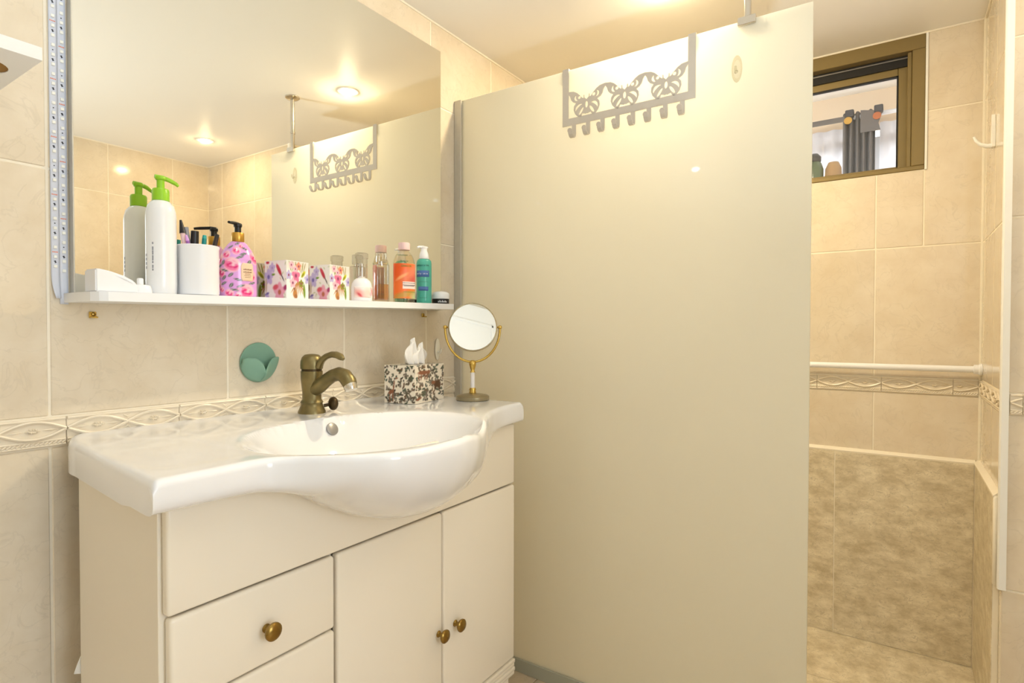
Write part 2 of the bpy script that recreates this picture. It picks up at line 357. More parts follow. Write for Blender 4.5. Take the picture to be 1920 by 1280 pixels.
# relief border pieces
def border_mesh(w, phase, eyes_px=0.0985):
    b = B(); h = 0.051; zc = 0.0045
    b.box(-w/2, w/2, -0.0022, 0.005, -h/2, h/2, 0.001)
    f = lambda x: math.sin(PI*(x+phase)/eyes_px)
    n = max(6, int(w/0.0035)); xs = [-w/2+0.001+(w-0.002)*i/n for i in range(n+1)]
    for sg in (1, -1):
        b.tube([(x, -0.0042, zc+sg*0.0150*f(x)) for x in xs], 0.0030, 6)
    for zz, rr in ((h/2-0.003, 0.0030), (-h/2+0.0105, 0.0022), (-h/2+0.002, 0.0024)):
        b.tube([(-w/2+0.001, -0.002, zz), (w/2-0.001, -0.002, zz)], rr, 6)
    k = int(w/0.0065)
    for i in range(k):                                     # rope moulding along the foot
        x = -w/2+0.004+(w-0.008)*i/max(1, k-1)
        b.tube([(x-0.0028, -0.0034, -h/2+0.0042), (x+0.0028, -0.0034, -h/2+0.0086)], 0.0016, 5)
    kk = math.floor((-w/2+phase)/eyes_px-0.5)
    while True:
        x = (kk+0.5)*eyes_px-phase; kk += 1
        if x > w/2-0.012: break
        if x < -w/2+0.012: continue
        for j in range(8):                                 # eight-leaf rosette in each eye
            a = PI*j/4; L = 0.011 if j % 4 == 0 else (0.008 if j % 2 else 0.006)
            b.tube([(x, -0.003, zc), (x+math.cos(a)*L*0.6, -0.0052, zc+math.sin(a)*L*0.42), (x+math.cos(a)*L, -0.003, zc+math.sin(a)*L*0.7)], [0.0008, 0.0020, 0.0006], 5)
        for e in (-1, 1):
            b.tube([(x+e*0.014, -0.002, zc), (x+e*0.026, -0.0032, zc), (x+e*0.036, -0.002, zc)], [0.0006, 0.0024, 0.0006], 5)
    kk = math.floor((-w/2+phase)/eyes_px)
    while True:
        x = kk*eyes_px-phase; kk += 1
        if x > w/2-0.006: break
        if x < -w/2+0.006: continue
        for e in (1, -1):
            b.tube([(x-0.006, -0.002, zc+e*0.013), (x, -0.0034, zc+e*0.0085), (x+0.006, -0.002, zc+e*0.013)], [0.0008, 0.0022, 0.0008], 5)
    me = b.mesh('border_tile', 40); me.materials.append(M_LIST); return me
BM = {}
def border(parent, axis, face, sgn, lo, hi, x0, stp=0.197):
    for (a, b_) in spans(lo, hi, x0, stp):
        w = b_-a-0.0008
        if w < 0.01: continue
        # phase so that the pattern runs on through cut pieces
        c = (a+b_)/2; ph = round((c-x0) % 0.197, 4)
        k = (round(w, 3), ph)
        if k not in BM: BM[k] = border_mesh(w, ph)
        z = 0.8705
        if axis == 'x': link('border_tile', BM[k], None, parent, (c, face, z), (0, 0, 0 if sgn < 0 else PI))
        else: link('border_tile', BM[k], None, parent, (face, c, z), (0, 0, -PI/2 if sgn < 0 else PI/2))
border(wall_back, 'x', 0, -1, XL, XR-0.006, 0.4135)
border(wall_right, 'y', XR, -1, YS+0.006, 0, -1.205)
border(wall_inner, 'x', YS, 1, XN+0.012, XR-0.006, 2.36)
border(wall_inner, 'y', XN, -1, YF, YS-0.012, -1.51)
border(wall_front, 'x', YF, 1, DX1+0.07, XN, 1.40)
# stone wainscot in the shower, proud of the tiles
WT = 0.635
def stone(parent, axis, face, sgn, a, b_, z0, z1, t=0.013):
    me = tile_mesh(b_-a-0.003, z1-z0-0.003, t, M_STONE, 0.001)
    if axis == 'x': link('stone_tile', me, None, parent, ((a+b_)/2, face+sgn*t/2, (z0+z1)/2))
    else: link('stone_tile', me, None, parent, (face+sgn*t/2, (a+b_)/2, (z0+z1)/2), (0, 0, PI/2))
cut = [YS+0.013, -1.068, -0.618, -0.168, 0]
for a, b_ in zip(cut[:-1], cut[1:]): stone(wall_right, 'y', XR, -1, a, b_, ZF, WT-0.004)
for a, b_ in ((1.925, 2.02), (2.02, XR-0.013)): stone(wall_inner, 'x', YS, 1, a, b_, ZF, WT-0.004)
obj('grout_bed', B().box(XR-0.0112, XR+0.001, YS, 0, ZF, WT-0.005), M_GROUT, wall_right, 0)
obj('grout_bed', B().box(1.926, XR, YS-0.001, YS+0.0112, ZF, WT-0.005), M_GROUT, wall_inner, 0)
b = B(); b.prism([(XR, WT+0.004), (XR-0.006, WT+0.003), (XR-0.014, WT-0.005), (XR-0.013, WT-0.010), (XR, WT-0.010)], YS+0.012, 0, 'y')
link('sealant_bead', b.mesh('sealant_bead', 50), M_GROUT, wall_right)
b = B(); b.prism([(YS, WT+0.005), (YS+0.006, WT+0.004), (YS+0.015, WT-0.004), (YS+0.014, WT-0.012), (YS, WT-0.012)], 1.908, XR, 'x')
b.box(1.905, 1.926, YS, YS+0.014, 0.40, WT-0.004, 0.003)
link('sealant_bead', b.mesh('sealant_bead', 50), M_GROUT, wall_inner)
# vertical corner sealing between the shower walls
b = B().tube([(XR-0.001, YS+0.001, WT), (XR-0.001, YS+0.001, ZC)], 0.005, 8)
link('sealant_bead', b.mesh('sealant_bead', 50), M_GROUT, wall_inner)
# ceiling line sealing
b = B()
b.tube([(XL, -0.001, ZC-0.001), (XR, -0.001, ZC-0.001)], 0.004, 6); b.tube([(XR-0.001, 0, ZC-0.001), (XR-0.001, YS, ZC-0.001)], 0.004, 6)
b.tube([(XR, YS+0.001, ZC-0.001), (XN, YS+0.001, ZC-0.001), (XN-0.001, YF, ZC-0.001), (DX1, YF+0.001, ZC-0.001)], 0.004, 6)
link('sealant_bead', b.mesh('sealant_bead', 50), M_GROUT, ceiling)
# floors
for (xa, xb, ya, yb, mm) in [(1.56, 2.02, YS, -0.74, M_STONE), (2.02, XR, YS, -0.74, M_STONE), (1.56, 2.02, -0.74, 0, M_STONE), (2.02, XR, -0.74, 0, M_STONE)]:
    me = B().box(-(xb-xa)/2+0.0015, (xb-xa)/2-0.0015, -(yb-ya)/2+0.0015, (yb-ya)/2-0.0015, -0.008, 0, 0.001).mesh('floor_tile', 20); me.materials.append(mm)
    link('floor_tile', me, None, floor, ((xa+xb)/2, (ya+yb)/2, ZF))
fx = [XL, -0.24, 0.09, 0.42, 0.75, 1.08, 1.41, 1.56]; fy = [YF, -1.98, -1.65, -1.32, -0.99, -0.66, -0.33, 0]
FT = {}
def ftile(xa, xb, ya, yb):
    k = (round(xb-xa, 3), round(yb-ya, 3))
    if k not in FT:
        FT[k] = B().box(-k[0]/2+0.0015, k[0]/2-0.0015, -k[1]/2+0.0015, k[1]/2-0.0015, -0.008, 0, 0.001).mesh('floor_tile', 20); FT[k].materials.append(M_FLOOR)
    link('floor_tile', FT[k], None, floor, ((xa+xb)/2, (ya+yb)/2, ZF))
for xa, xb in zip(fx[:-1], fx[1:]):
    for ya, yb in zip(fy[:-1], fy[1:]): ftile(xa, xb, ya, yb)
for ya, yb in zip(fy[:-1], fy[1:]):
    if yb <= YS+0.2 and ya < YS-0.1: ftile(1.56, XN, ya, min(yb, YS))
# white plastic corner trim on the nib wall
trim = struct(obj('trim_1', B().prism([(XN-0.007, YS-0.010), (XN-0.007, YS+0.004), (XN-0.003, YS+0.007), (XN+0.009, YS+0.007), (XN+0.009, YS), (XN, YS), (XN, YS-0.010)], 0.40, ZC, 'z'), M_PVC, None, 30))
# window: bronze aluminium frame and sliding sashes
win = struct(thing('window_1', 'x', 'x')); del win['label'], win['category']
def fr(name, boxes, m=M_BROWNAL, parent=win, bev=0.002):
    b = B()
    for q in boxes: b.box(*q, bev)
    return obj(name, b, m, parent, 30)
X0 = XR-0.002
fr('frame_head', [(X0, XR+0.11, WY0, WY1, 1.994, ZC-0.002)]); fr('frame_sill', [(X0, XR+0.11, WY0, WY1, WZ0, 1.607)])
fr('frame_jamb', [(X0, XR+0.11, WY0, -1.281, 1.607, 1.994)]); fr('frame_jamb', [(X0, XR+0.11, -0.737, WY1, 1.607, 1.994)])
fr('frame_stop', [(X0+0.012, XR+0.03, -1.281, -1.268, 1.607, 1.994)])
fr('track', [(XR+0.034, XR+0.045, -1.281, -0.737, 1.958, 1.9935)], M_RUBBER, win, 0)
fr('track', [(XR+0.032, XR+0.034, -1.281, -0.737, 1.9835, 1.9870), (XR+0.040, XR+0.042, -1.281, -0.737, 1.9720, 1.9745)], M_TRACK, win, 0)
fr('track', [(XR+0.075, XR+0.10, -1.281, -0.737, 1.95, 1.990)], M_RUBBER, win, 0)
def sash(x, ya, yb):
    s = fr('sash', [(x, x+0.022, ya, ya+0.034, 1.607, 1.962), (x, x+0.022, yb-0.034, yb, 1.607, 1.962), (x, x+0.022, ya+0.034, yb-0.034, 1.932, 1.962),
                    (x, x+0.022, ya+0.034, yb-0.034, 1.607, 1.622)])
    fr('gasket', [(x-0.001, x+0.014, ya+0.033, ya+0.038, 1.621, 1.934), (x-0.001, x+0.014, ya+0.034, yb-0.034, 1.929, 1.934)], M_RUBBER, s, 0)
    fr('pane', [(x+0.009, x+0.013, ya+0.03, yb-0.03, 1.615, 1.94)], M_PANE, s, 0)
sash(XR+0.042, -1.276, -0.90); sash(XR+0.075, -0.93, -0.738)
obj('reveal_trim', B().box(XR-0.004, XR+0.02, WY0-0.007, WY0, WZ0-0.002, ZC-0.004, 0.001), M_PVC, win)
# open door in the front wall and the hall behind it
door = struct(thing('door_1', 'x', 'x')); del door['label'], door['category']
b = B().box(XL+0.02, XL+0.06, YF+0.02, YF+0.86, ZF+0.008, DZ-0.01, 0.002)
for z0, z1 in ((0.12, 0.80), (0.92, 1.84)):
    for (ya, yb, za, zb) in ((YF+0.14, YF+0.16, z0, z1), (YF+0.72, YF+0.74, z0, z1), (YF+0.14, YF+0.74, z0, z0+0.02), (YF+0.14, YF+0.74, z1-0.02, z1)):
        b.box(XL+0.058, XL+0.068, ya, yb, za, zb, 0.003)
obj('door_leaf', b, M_WHITEB, door)
b = B()
for q in ((DX0-0.07, DX0+0.002), (DX1-0.002, DX1+0.07)): b.box(q[0], q[1], YF-0.14, YF+0.015, ZF, DZ+0.07, 0.003)
b.box(DX0+0.002, DX1-0.002, YF-0.14, YF+0.015, DZ, DZ+0.07, 0.003)
obj('door_frame', b, M_WHITEB, door)
hall = shell('wall_hall', [(-0.75, -0.7, -3.5, YF-0.12, ZF, 2.3), (1.2, 1.25, -3.5, YF-0.12, ZF, 2.3), (-0.75, 1.25, -3.55, -3.5, ZF, 0.55),
                           (-0.75, 1.25, -3.55, -3.5, 1.95, 2.3), (-0.75, -0.25, -3.55, -3.5, 0.55, 1.95), (0.8, 1.25, -3.55, -3.5, 0.55, 1.95)], M_WHITEWALL)
shell('ceiling_hall', [(-0.75, 1.25, -3.55, YF-0.12, 2.3, 2.36)], M_WHITEWALL)
shell('floor_hall', [(-0.75, 1.25, -3.55, YF-0.12, ZF-0.06, ZF)], M_FLOOR)
# the room seen through the window
M_FARWALL = mat('beige_paint', (236, 214, 184), 0.7, noise=0.02, nscale=6)
shell('wall_far', [(3.9, 3.98, -2.6, 1.4, 2.22, 2.5), (3.9, 3.98, -2.6, 1.4, ZF, 0.8), (3.9, 3.98, -2.6, -2.2, 0.8, 2.22), (3.9, 3.98, 1.0, 1.4, 0.8, 2.22),
                   (2.5, 3.98, -2.66, -2.6, ZF, 2.5), (2.5, 3.98, 1.4, 1.46, ZF, 2.5)], M_FARWALL)
shell('ceiling_far', [(2.48, 3.98, -2.66, 1.46, 2.43, 2.5)], M_CEIL)
shell('floor_far', [(2.48, 3.98, -2.66, 1.46, ZF-0.06, ZF)], M_FLOOR)
shell('trim_2', [(3.885, 3.9, -2.25, 1.05, 2.10, 2.16), (3.885, 3.9, -1.16, -1.12, 0.8, 2.10)], M_WHITEB)

# ------------------------------------------------------------------ shower screen
scr = thing('shower_screen', 'large frosted glass shower screen fixed to the tiled wall beside the vanity', 'shower screen', (1.519, 0, ZF))
SZ = lambda z: z-ZF
obj('glass_panel', B().box(0, 0.008, -1.078, -0.012, SZ(0.006), SZ(1.823), 0.0012, 2), M_FROST, scr, 30)
b = B().box(-0.008, -0.0005, -0.030, -0.0005, SZ(0.004), SZ(1.824), 0.001); b.box(0.0085, 0.016, -0.030, -0.0005, SZ(0.004), SZ(1.824), 0.001); b.box(-0.0006, 0.0086, -0.0112, -0.0007, SZ(0.005), SZ(1.8225))
obj('wall_profile', b, M_ALU, scr)
b = B().box(-0.006, -0.0005, -1.078, -0.032, SZ(-0.0298), SZ(0.012), 0.001); b.box(0.0085, 0.014, -1.078, -0.032, SZ(-0.0298), SZ(0.012), 0.001); b.box(-0.0006, 0.0086, -1.0775, -0.0325, SZ(-0.0215), SZ(0.0052))
obj('floor_seal', b, mat('grey_seal', (176, 176, 158), 0.5, noise=0.05, nscale=20), scr)
sup = thing('ceiling_support', 'chrome ceiling post clamped to the top edge of the frosted screen', 'support post', (1.523, -0.932, 1.812))
obj('post', B().lathe([(0.0085, 0.012), (0.0085, 0.228)], seg=16), M_CHROME, sup)
obj('collar', B().lathe([(0.0105, 0.075), (0.0105, 0.083)], seg=16), M_CHROME, sup)
obj('ceiling_flange', B().lathe([(0.030, 0.2315), (0.030, 0.227), (0.024, 0.222), (0.012, 0.219)], seg=24), M_CHROME, sup)
b = B().box(-0.014, -0.0045, -0.021, 0.021, -0.003, 0.017, 0.001); b.box(0.0045, 0.014, -0.021, 0.021, -0.003, 0.017, 0.001); b.box(-0.0045, 0.0045, -0.0208, 0.0208, 0.0117, 0.0168)
obj('clamp', b, M_CHROME, sup)
# butterfly hook rack hung over the screen
rack = thing('hook_rack', 'grey metal over-door hook rack with three butterflies hung on the frosted screen', 'hook rack', (1.5165, 0, 0))
def plate(name, loops, t, m, parent, loc, sub=None):
    """a flat cut-out plate in the y-z plane (x is the thickness)"""
    c = bpy.data.curves.new(name, 'CURVE'); c.dimensions = '2D'; c.fill_mode = 'BOTH'; c.extrude = t/2
    for lp in loops:
        s = c.splines.new('POLY'); s.points.add(len(lp)-1); s.use_cyclic_u = True
        for i, p in enumerate(lp): s.points[i].co = (p[0], p[1], 0, 1)
    o = bpy.data.objects.new(name, c); COL.objects.link(o)
    me = bpy.data.meshes.new_from_object(o.evaluated_get(bpy.context.evaluated_depsgraph_get()))
    COL.objects.unlink(o); bpy.data.objects.remove(o)
    me.transform(Matrix(((0, 0, 1, 0), (1, 0, 0, 0), (0, 1, 0, 0), (0, 0, 0, 1)))); me.name = name
    me.materials.clear(); me.materials.append(m)
    if parent is None: return me
    return link(name, me, None, parent, loc)
def smooth_loop(pts, n=6):
    out = []; N = len(pts)
    for i in range(N):
        p0, p1, p2, p3 = (np.array(pts[(i+k-1) % N], float) for k in range(4))
        for j in range(n):
            t = j/n; out.append(tuple(0.5*((2*p1)+(-p0+p2)*t+(2*p0-5*p1+4*p2-p3)*t*t+(-p0+3*p1-3*p2+p3)*t**3)))
    return out
T = 0.0022
for ya, yb in ((-0.434, -0.414), (-0.807, -0.787)):
    b = B().box(-T/2, T/2, ya, yb, 1.658, 1.8265); b.box(T/2, 0.0114, ya+0.0001, yb-0.0001, 1.8241, 1.8264); b.box(0.0114, 0.0134, ya, yb, 1.79, 1.8265)
    obj('strap', b, M_RACK, rack, 20)
obj('bar', B().box(-T/2, T/2, -0.787, -0.434, 1.658, 1.679), M_RACK, rack, 20)
half = [(0, .046), (.003, .049), (.007, .052), (.0075, .060), (.0095, .060), (.0095, .051), (.014, .053), (.022, .062), (.031, .0705), (.042, .0765), (.0588, .079),
        (.0588, .071), (.0535, .064), (.050, .053), (.044, .046), (.034, .041), (.0405, .033), (.0415, .022), (.037, .010), (.028, .000), (.020, -.002), (.016, .002), (.014, .008), (.008, .007), (.004, .005), (0, .006)]
loopo = half+[(-x, z) for x, z in half[::-1][1:-1]]
ell = lambda cx, cz, rx, rz, a=0, n=14: [(cx+rx*math.cos(2*PI*i/n)*math.cos(a)-rz*math.sin(2*PI*i/n)*math.sin(a), cz+rx*math.cos(2*PI*i/n)*math.sin(a)+rz*math.sin(2*PI*i/n)*math.cos(a)) for i in range(n)]
def crescent(cx, cz, r, a0, a1, w, n=9):
    A = [a0+(a1-a0)*i/(n-1) for i in range(n)]
    return [(cx+(r+w*0.5*math.sin(PI*i/(n-1)))*math.cos(a), cz+(r+w*0.5*math.sin(PI*i/(n-1)))*math.sin(a)) for i, a in enumerate(A)] + \
           [(cx+(r-w*0.5*math.sin(PI*i/(n-1)))*math.cos(a), cz+(r-w*0.5*math.sin(PI*i/(n-1)))*math.sin(a)) for i, a in list(enumerate(A))[::-1][1:-1]]
holes = [ell(0, .031, .0044, .0095)]
for s in (1, -1):
    hs = [ell(.023, .0560, .0048, .0048), crescent(.0275, .0570, .0095, -1.5, 1.0, .0062), ell(.0170, .0150, .0038, .0125, 0.62), crescent(.0165, .0160, .0185, 0.0, 1.75, .0078)]
    holes += [[(s*x, z) for x, z in h] for h in hs]
bfm = plate('butterfly', [loopo]+holes, T, M_RACK, None, None)
for i in range(3): link('butterfly', bfm, None, rack, (0.0, -0.434-0.0588-0.1177*i, 1.6785))
b = B(); w = 0.0065
b.box(-T/2, T/2, -w, w, 0.012, 0.040)
cv = [(0, 0.013), (-0.002, 0.005), (-0.008, 0.0005), (-0.016, 0.001), (-0.022, 0.007), (-0.025, 0.014)]
for (xa, za), (xb, zb) in zip(cv[:-1], cv[1:]):
    dx, dz = xb-xa, zb-za; L = math.hypot(dx, dz); nx, nz = -dz/L*T/2, dx/L*T/2
    b.add([(xa+nx, y, za+nz) for y in (-w, w)]+[(xb+nx, y, zb+nz) for y in (-w, w)]+[(xa-nx, y, za-nz) for y in (-w, w)]+[(xb-nx, y, zb-nz) for y in (-w, w)],
          [(0, 1, 3, 2), (4, 6, 7, 5), (0, 2, 6, 4), (1, 5, 7, 3), (0, 4, 5, 1), (2, 3, 7, 6)])
b.lathe([(0.0075, -0.0012), (0.0075, 0.0012)], (-0.0255, 0, 0.0155), 12, mtx=Matrix.Rotation(R(72), 4, 'Y'))
hm = b.mesh('hook', 20); hm.materials.append(M_RACK)
for i in range(8): link('hook', hm, None, rack, (0, -0.452-0.0458*i, 1.6185))
def oval_hook(name, label, loc, rotz, h, w, m, dip=True):
    t = thing(name, label, 'hook', loc, rotz)
    b = B().ball((0, -0.002, 0), 1, w/2, 0.0035, h/2, 20, 10)
    obj('base_plate', b, m, t, 60)
    if dip: obj('peg', B().tube([(0, -0.004, -h*0.1), (0, -0.012, -h*0.18), (0, -0.016, -h*0.10), (0, -0.017, h*0.02)], [0.004, 0.0038, 0.0034, 0.0026], 8), m, t, 60)
    return t
oval_hook('adhesive_hook', 'clear oval adhesive hook stuck high on the frosted screen near its free edge', (1.5185, -0.909, 1.707), -PI/2, 0.068, 0.026, M_CLEARP)
oval_hook('adhesive_hook', 'white oval adhesive hook on the tiles behind the round makeup mirror', (1.423, -0.0015, 0.992), 0, 0.072, 0.024, mat('white_translucent', (240, 236, 222), 0.2, noise=0.02, nscale=20))

# ------------------------------------------------------------------ vanity
van = thing('vanity_cabinet', 'cream lacquered vanity cabinet with drawers and two doors under the basin', 'cabinet', (0.40, -0.385, ZF))
VZ = lambda z: z-ZF
def vb(x0, x1, y0, y1, z0, z1, bev=0.0, seg=1): return B().box(x0-0.40, x1-0.40, y0+0.385, y1+0.385, VZ(z0), VZ(z1), bev, seg)
obj('side_panel', vb(0.400, 0.416, -0.367, -0.092, 0.11, 0.802, 0.001), M_CAB, van)
obj('side_panel', vb(1.286, 1.302, -0.367, -0.092, 0.11, 0.802, 0.001), M_CAB, van)
obj('back_panel', vb(0.416, 1.286, -0.100, -0.092, 0.11, 0.64, 0.001), M_CAB, van)
obj('base_panel', vb(0.416, 1.286, -0.365, -0.100, 0.11, 0.126, 0.001), M_CAB, van)
obj('divider', vb(0.694, 0.708, -0.365, -0.100, 0.126, 0.64, 0.001), M_CAB, van)
obj('plinth', vb(0.412, 1.296, -0.372, -0.11, ZF, 0.108, 0.002), M_CAB, van)
obj('fascia', vb(0.404, 1.302, -0.386, -0.368, 0.638, 0.800, 0.005, 3), M_CAB, van)
KN = [(0.0075, 0), (0.0075, 0.002), (0.0055, 0.004), (0.0045, 0.010), (0.0055, 0.013), (0.0125, 0.016), (0.0150, 0.019), (0.0150, 0.022), (0.0125, 0.0245), (0.0070, 0.0262), (0, 0.0268)]
knm = B().lathe(KN, seg=20, mtx=Matrix.Rotation(PI/2, 4, 'X')).mesh('knob', 40); knm.materials.append(M_BRASS)
def front(name, x0, x1, z0, z1, kx, kz):
    o = obj(name, vb(x0, x1, -0.387, -0.368, z0, z1, 0.006, 3), M_CAB, van)
    if kx is not None: link('knob', knm, None, o, (kx-0.40, -0.0015, VZ(kz)))
    return o
for z0, z1 in ((0.499, 0.634), (0.360, 0.495), (0.158, 0.356)): front('drawer', 0.407, 0.698, z0, z1, 0.558, (z0+z1)/2-0.008)
front('door', 0.704, 1.002, 0.158, 0.634, 0.988, 0.360)
front('door', 1.006, 1.302, 0.158, 0.634, 1.047, 0.360)
b = B()
for i in range(4): b.box(0.004, 0.902, -0.002-0.0025*(i % 2), 0.016, VZ(0.112+0.011*i), VZ(0.1225+0.011*i), 0.002, 2)
obj('fluted_moulding', b, M_CAB, van)

# basin: one continuous shell swept along the wall
FX = [0.352, 0.42, 0.47, 0.51, 0.54, 0.575, 0.61, 0.66, 0.72, 0.80, 0.87, 0.93, 0.98, 1.03, 1.08, 1.14, 1.22, 1.318]
FYY = [0.462, 0.462, 0.461, 0.464, 0.481, 0.522, 0.562, 0.596, 0.609, 0.603, 0.585, 0.556, 0.528, 0.493, 0.462, 0.435, 0.414, 0.405]
BX = [0.352, 0.48, 0.54, 0.59, 0.64, 0.69, 0.74, 0.80, 0.86, 0.92, 0.97, 1.02, 1.07, 1.105, 1.14, 1.20, 1.318]
BZ = [0.808, 0.805, 0.796, 0.777, 0.748, 0.720, 0.698, 0.682, 0.676, 0.685, 0.701, 0.724, 0.750, 0.774, 0.796, 0.803, 0.806]
ZT = 0.858; LIP = 0.011
def bowl(x, y):
    """depth of the basin below the deck"""
    dx = (x-0.800)/(0.268 if x < 0.80 else 0.252); dy = (y+0.385)/(0.192 if y > -0.385 else 0.200)
    r = math.sqrt(dx*dx+dy*dy)
    d = 0.0; wl = max(0.0, -dx/max(r, 1e-6))**2
    if r < 1: d = 0.125*(1-r**2.6)**(1.15+0.6*wl-0.45*max(0.0, dy/max(r, 1e-6))**2)
    d += 0.0025*(0.5-0.5*math.tanh((r-1.02)/0.08))
    # shallow soap tray on the left deck
    tx, ty = (x-0.455)/0.075, (y+0.27)/0.135
    q = (tx**4+ty**4)
    d += 0.0016*(0.5-0.5*math.tanh((q-1)*2))
    d -= 0.004*math.exp(-(y/0.03)**2)          # raised strip along the wall
    return d
def basin():
    b = B(); NS = 150; NT = 70; NO = 18; NB = 40
    ss = [0.5*(0.5-0.5*math.cos(PI*i/NS))+0.5*i/NS for i in range(NS+1)]
    cols = []; yc = -0.384
    def X(y, s):
        if y > -0.09: xl = 0.395+0.045*(1-math.sqrt(max(0, 1-((y+0.09)/0.09)**2)))
        else: xl = 0.395+(0.352-0.395)*min(1, (-y-0.09)/0.372)
        return xl+(1.318-xl)*s
    for s in ss:
        xf = 0.352+(1.318-0.352)*s; F = interp(xf, FX, FYY); zb = interp(xf, BX, BZ)
        q = max(0, min(1, (F-0.405)/0.17)); bulge = q*q*(3-2*q)
        d = min(s, 1-s)*0.96; ed = LIP-math.sqrt(max(0, LIP*LIP-(LIP-d)**2)) if d < LIP else 0
        prof = []; yend = -F+LIP
        for i in range(NT+1):
            y = yend*i/NT; x = X(y, s); prof.append((x, y, ZT-bowl(x, y)-ed))
        zl = prof[-1][2]
        for i in range(1, 6):
            a = PI/2*i/5; y = -F+LIP-LIP*math.sin(a); prof.append((X(y, s), y, zl-LIP+LIP*math.cos(a)))
        z1 = zl-LIP; ex = 2.1+4.5*(1-bulge)
        for i in range(1, NO+1):
            a = PI/2*i/NO; c_ = math.cos(a)**(2/ex); s_ = math.sin(a)**(2/ex)
            y = yc-(F+yc)*c_; prof.append((X(y, s), y, z1-(z1-zb)*s_))
        zs = min(zb, 0.806)
        for i in range(NB+1):                                # underside back to the wall
            t = i/NB; y = (yc+0.010)*(1-t); x = X(y, s); zz = zb+(0.803-zb)*min(1, t*10)
            prof.append((x, y, min(zz, ZT-bowl(x, y)-0.016)))
        cols.append(prof)
    n = len(cols[0])
    for c in cols: b.v += [tuple(p) for p in c]
    for i in range(NS):
        for j in range(n-1): b.f.append((i*n+j, i*n+j+1, (i+1)*n+j+1, (i+1)*n+j))
        b.f.append((i*n+n-1, i*n, (i+1)*n, (i+1)*n+n-1))
    # end faces: strips of quads between the top line and the underside, a fan for the front corner
    for e in (0, NS):
        P = cols[e]; top = [k for k in range(NT+1) if P[k][1] >= yc+0.010]; bot = list(range(n-1, n-1-NB-1, -1))
        i = j = 0
        while i < len(top)-1 or j < len(bot)-1:
            a, c = e*n+top[i], e*n+bot[j]
            if j >= len(bot)-1 or (i < len(top)-1 and P[top[i+1]][1] >= P[bot[j+1]][1]): b.f.append((a, e*n+top[i+1], c)); i += 1
            else: b.f.append((a, e*n+bot[j+1], c)); j += 1
        b.f.append(tuple(e*n+k for k in range(top[-1], n-NB)))
    return b
bas = thing('wash_basin', 'white ceramic basin with a bowed front and side decks on the cream vanity', 'basin', (0, 0, 0))
obj('basin_body', basin(), M_CER, bas, 38)
def on_bowl(x, y): return ZT-bowl(x, y)
OY = -0.2025
zz = on_bowl(0.840, OY)
mt = Matrix.Translation((0.840, OY-0.002, zz-0.001)) @ Matrix.Rotation(R(64), 4, 'X')
b = B().lathe([(0.0145, -0.008), (0.0145, 0.0016), (0.0126, 0.0028), (0, 0.0030)], seg=24, mtx=mt)
obj('overflow_cap', b, mat('satin_steel', (158, 155, 152), 0.35, metal=0.5, noise=0.05), bas, 40)
b = B().lathe([(0.021, -0.004), (0.021, 0.002), (0.016, 0.003), (0.013, 0.0005), (0, 0.001)], (0.80, -0.385, on_bowl(0.80, -0.385)), 24)
obj('drain', b, M_CHROME, bas, 40)

# faucet
fa = thing('basin_faucet', 'antique bronze single lever basin faucet behind the bowl', 'faucet', (0.862, -0.104, 0.8585))
prof = [(0.0325, -0.002), (0.0325, 0.003), (0.0300, 0.008), (0.0265, 0.016), (0.0250, 0.022), (0.0268, 0.025), (0.0250, 0.028), (0.0222, 0.032), (0.0222, 0.048), (0.0240, 0.066), (0.0255, 0.082), (0.0256, 0.098)]
obj('body', B().lathe(prof, seg=28, sx=0.95), M_BRONZE, fa, 50)
obj('seam_ring', B().lathe([(0.0238, 0.097), (0.0238, 0.104)], seg=28, sx=0.95), M_BRONZED, fa, 50)
obj('cap', B().lathe([(0.0262, 0.1035), (0.0266, 0.112), (0.0258, 0.122), (0.0225, 0.131), (0.016, 0.1365), (0.008, 0.138), (0, 0.1385)], seg=28, sx=0.95), M_BRONZE, fa, 50)
sp = [(0, -0.008, 0.052), (0, -0.030, 0.064), (0, -0.052, 0.078), (0, -0.075, 0.090), (0, -0.098, 0.0955), (0, -0.117, 0.091), (0, -0.130, 0.0795), (0, -0.135, 0.072)]
obj('spout', B().tube(sp, [0.016, 0.0165, 0.0155, 0.0148, 0.0155, 0.0168, 0.017, 0.0155], 18), M_BRONZE, fa, 60)
obj('aerator', B().lathe([(0.0135, -0.006), (0.0150, 0), (0.0150, 0.008)], (0, -0.136, 0.0665), 18, mtx=Matrix.Rotation(R(-22), 4, 'X')), M_CHROME, fa, 40)
obj('lever', B().tube([(0, -0.026, 0.108), (0, -0.031, 0.117), (0, -0.040, 0.1265), (0, -0.054, 0.134), (0, -0.072, 0.1385), (0, -0.090, 0.1380), (0, -0.104, 0.1335), (0, -0.112, 0.129)], [0.009, 0.0085, 0.0075, 0.007, 0.0072, 0.0080, 0.0078, 0.004], 12), M_BRONZE, fa, 60)
b = B().tube([(0.022, -0.016, 0.015), (0.034, -0.022, 0.017)], 0.004, 8)
b.ball((0.041, -0.026, 0.019), 0.0165, 0.72, 1, 1, 16, 10, Matrix.Rotation(R(-30), 4, 'Z'))
obj('drain_knob', b, M_BRONZED, fa, 60)

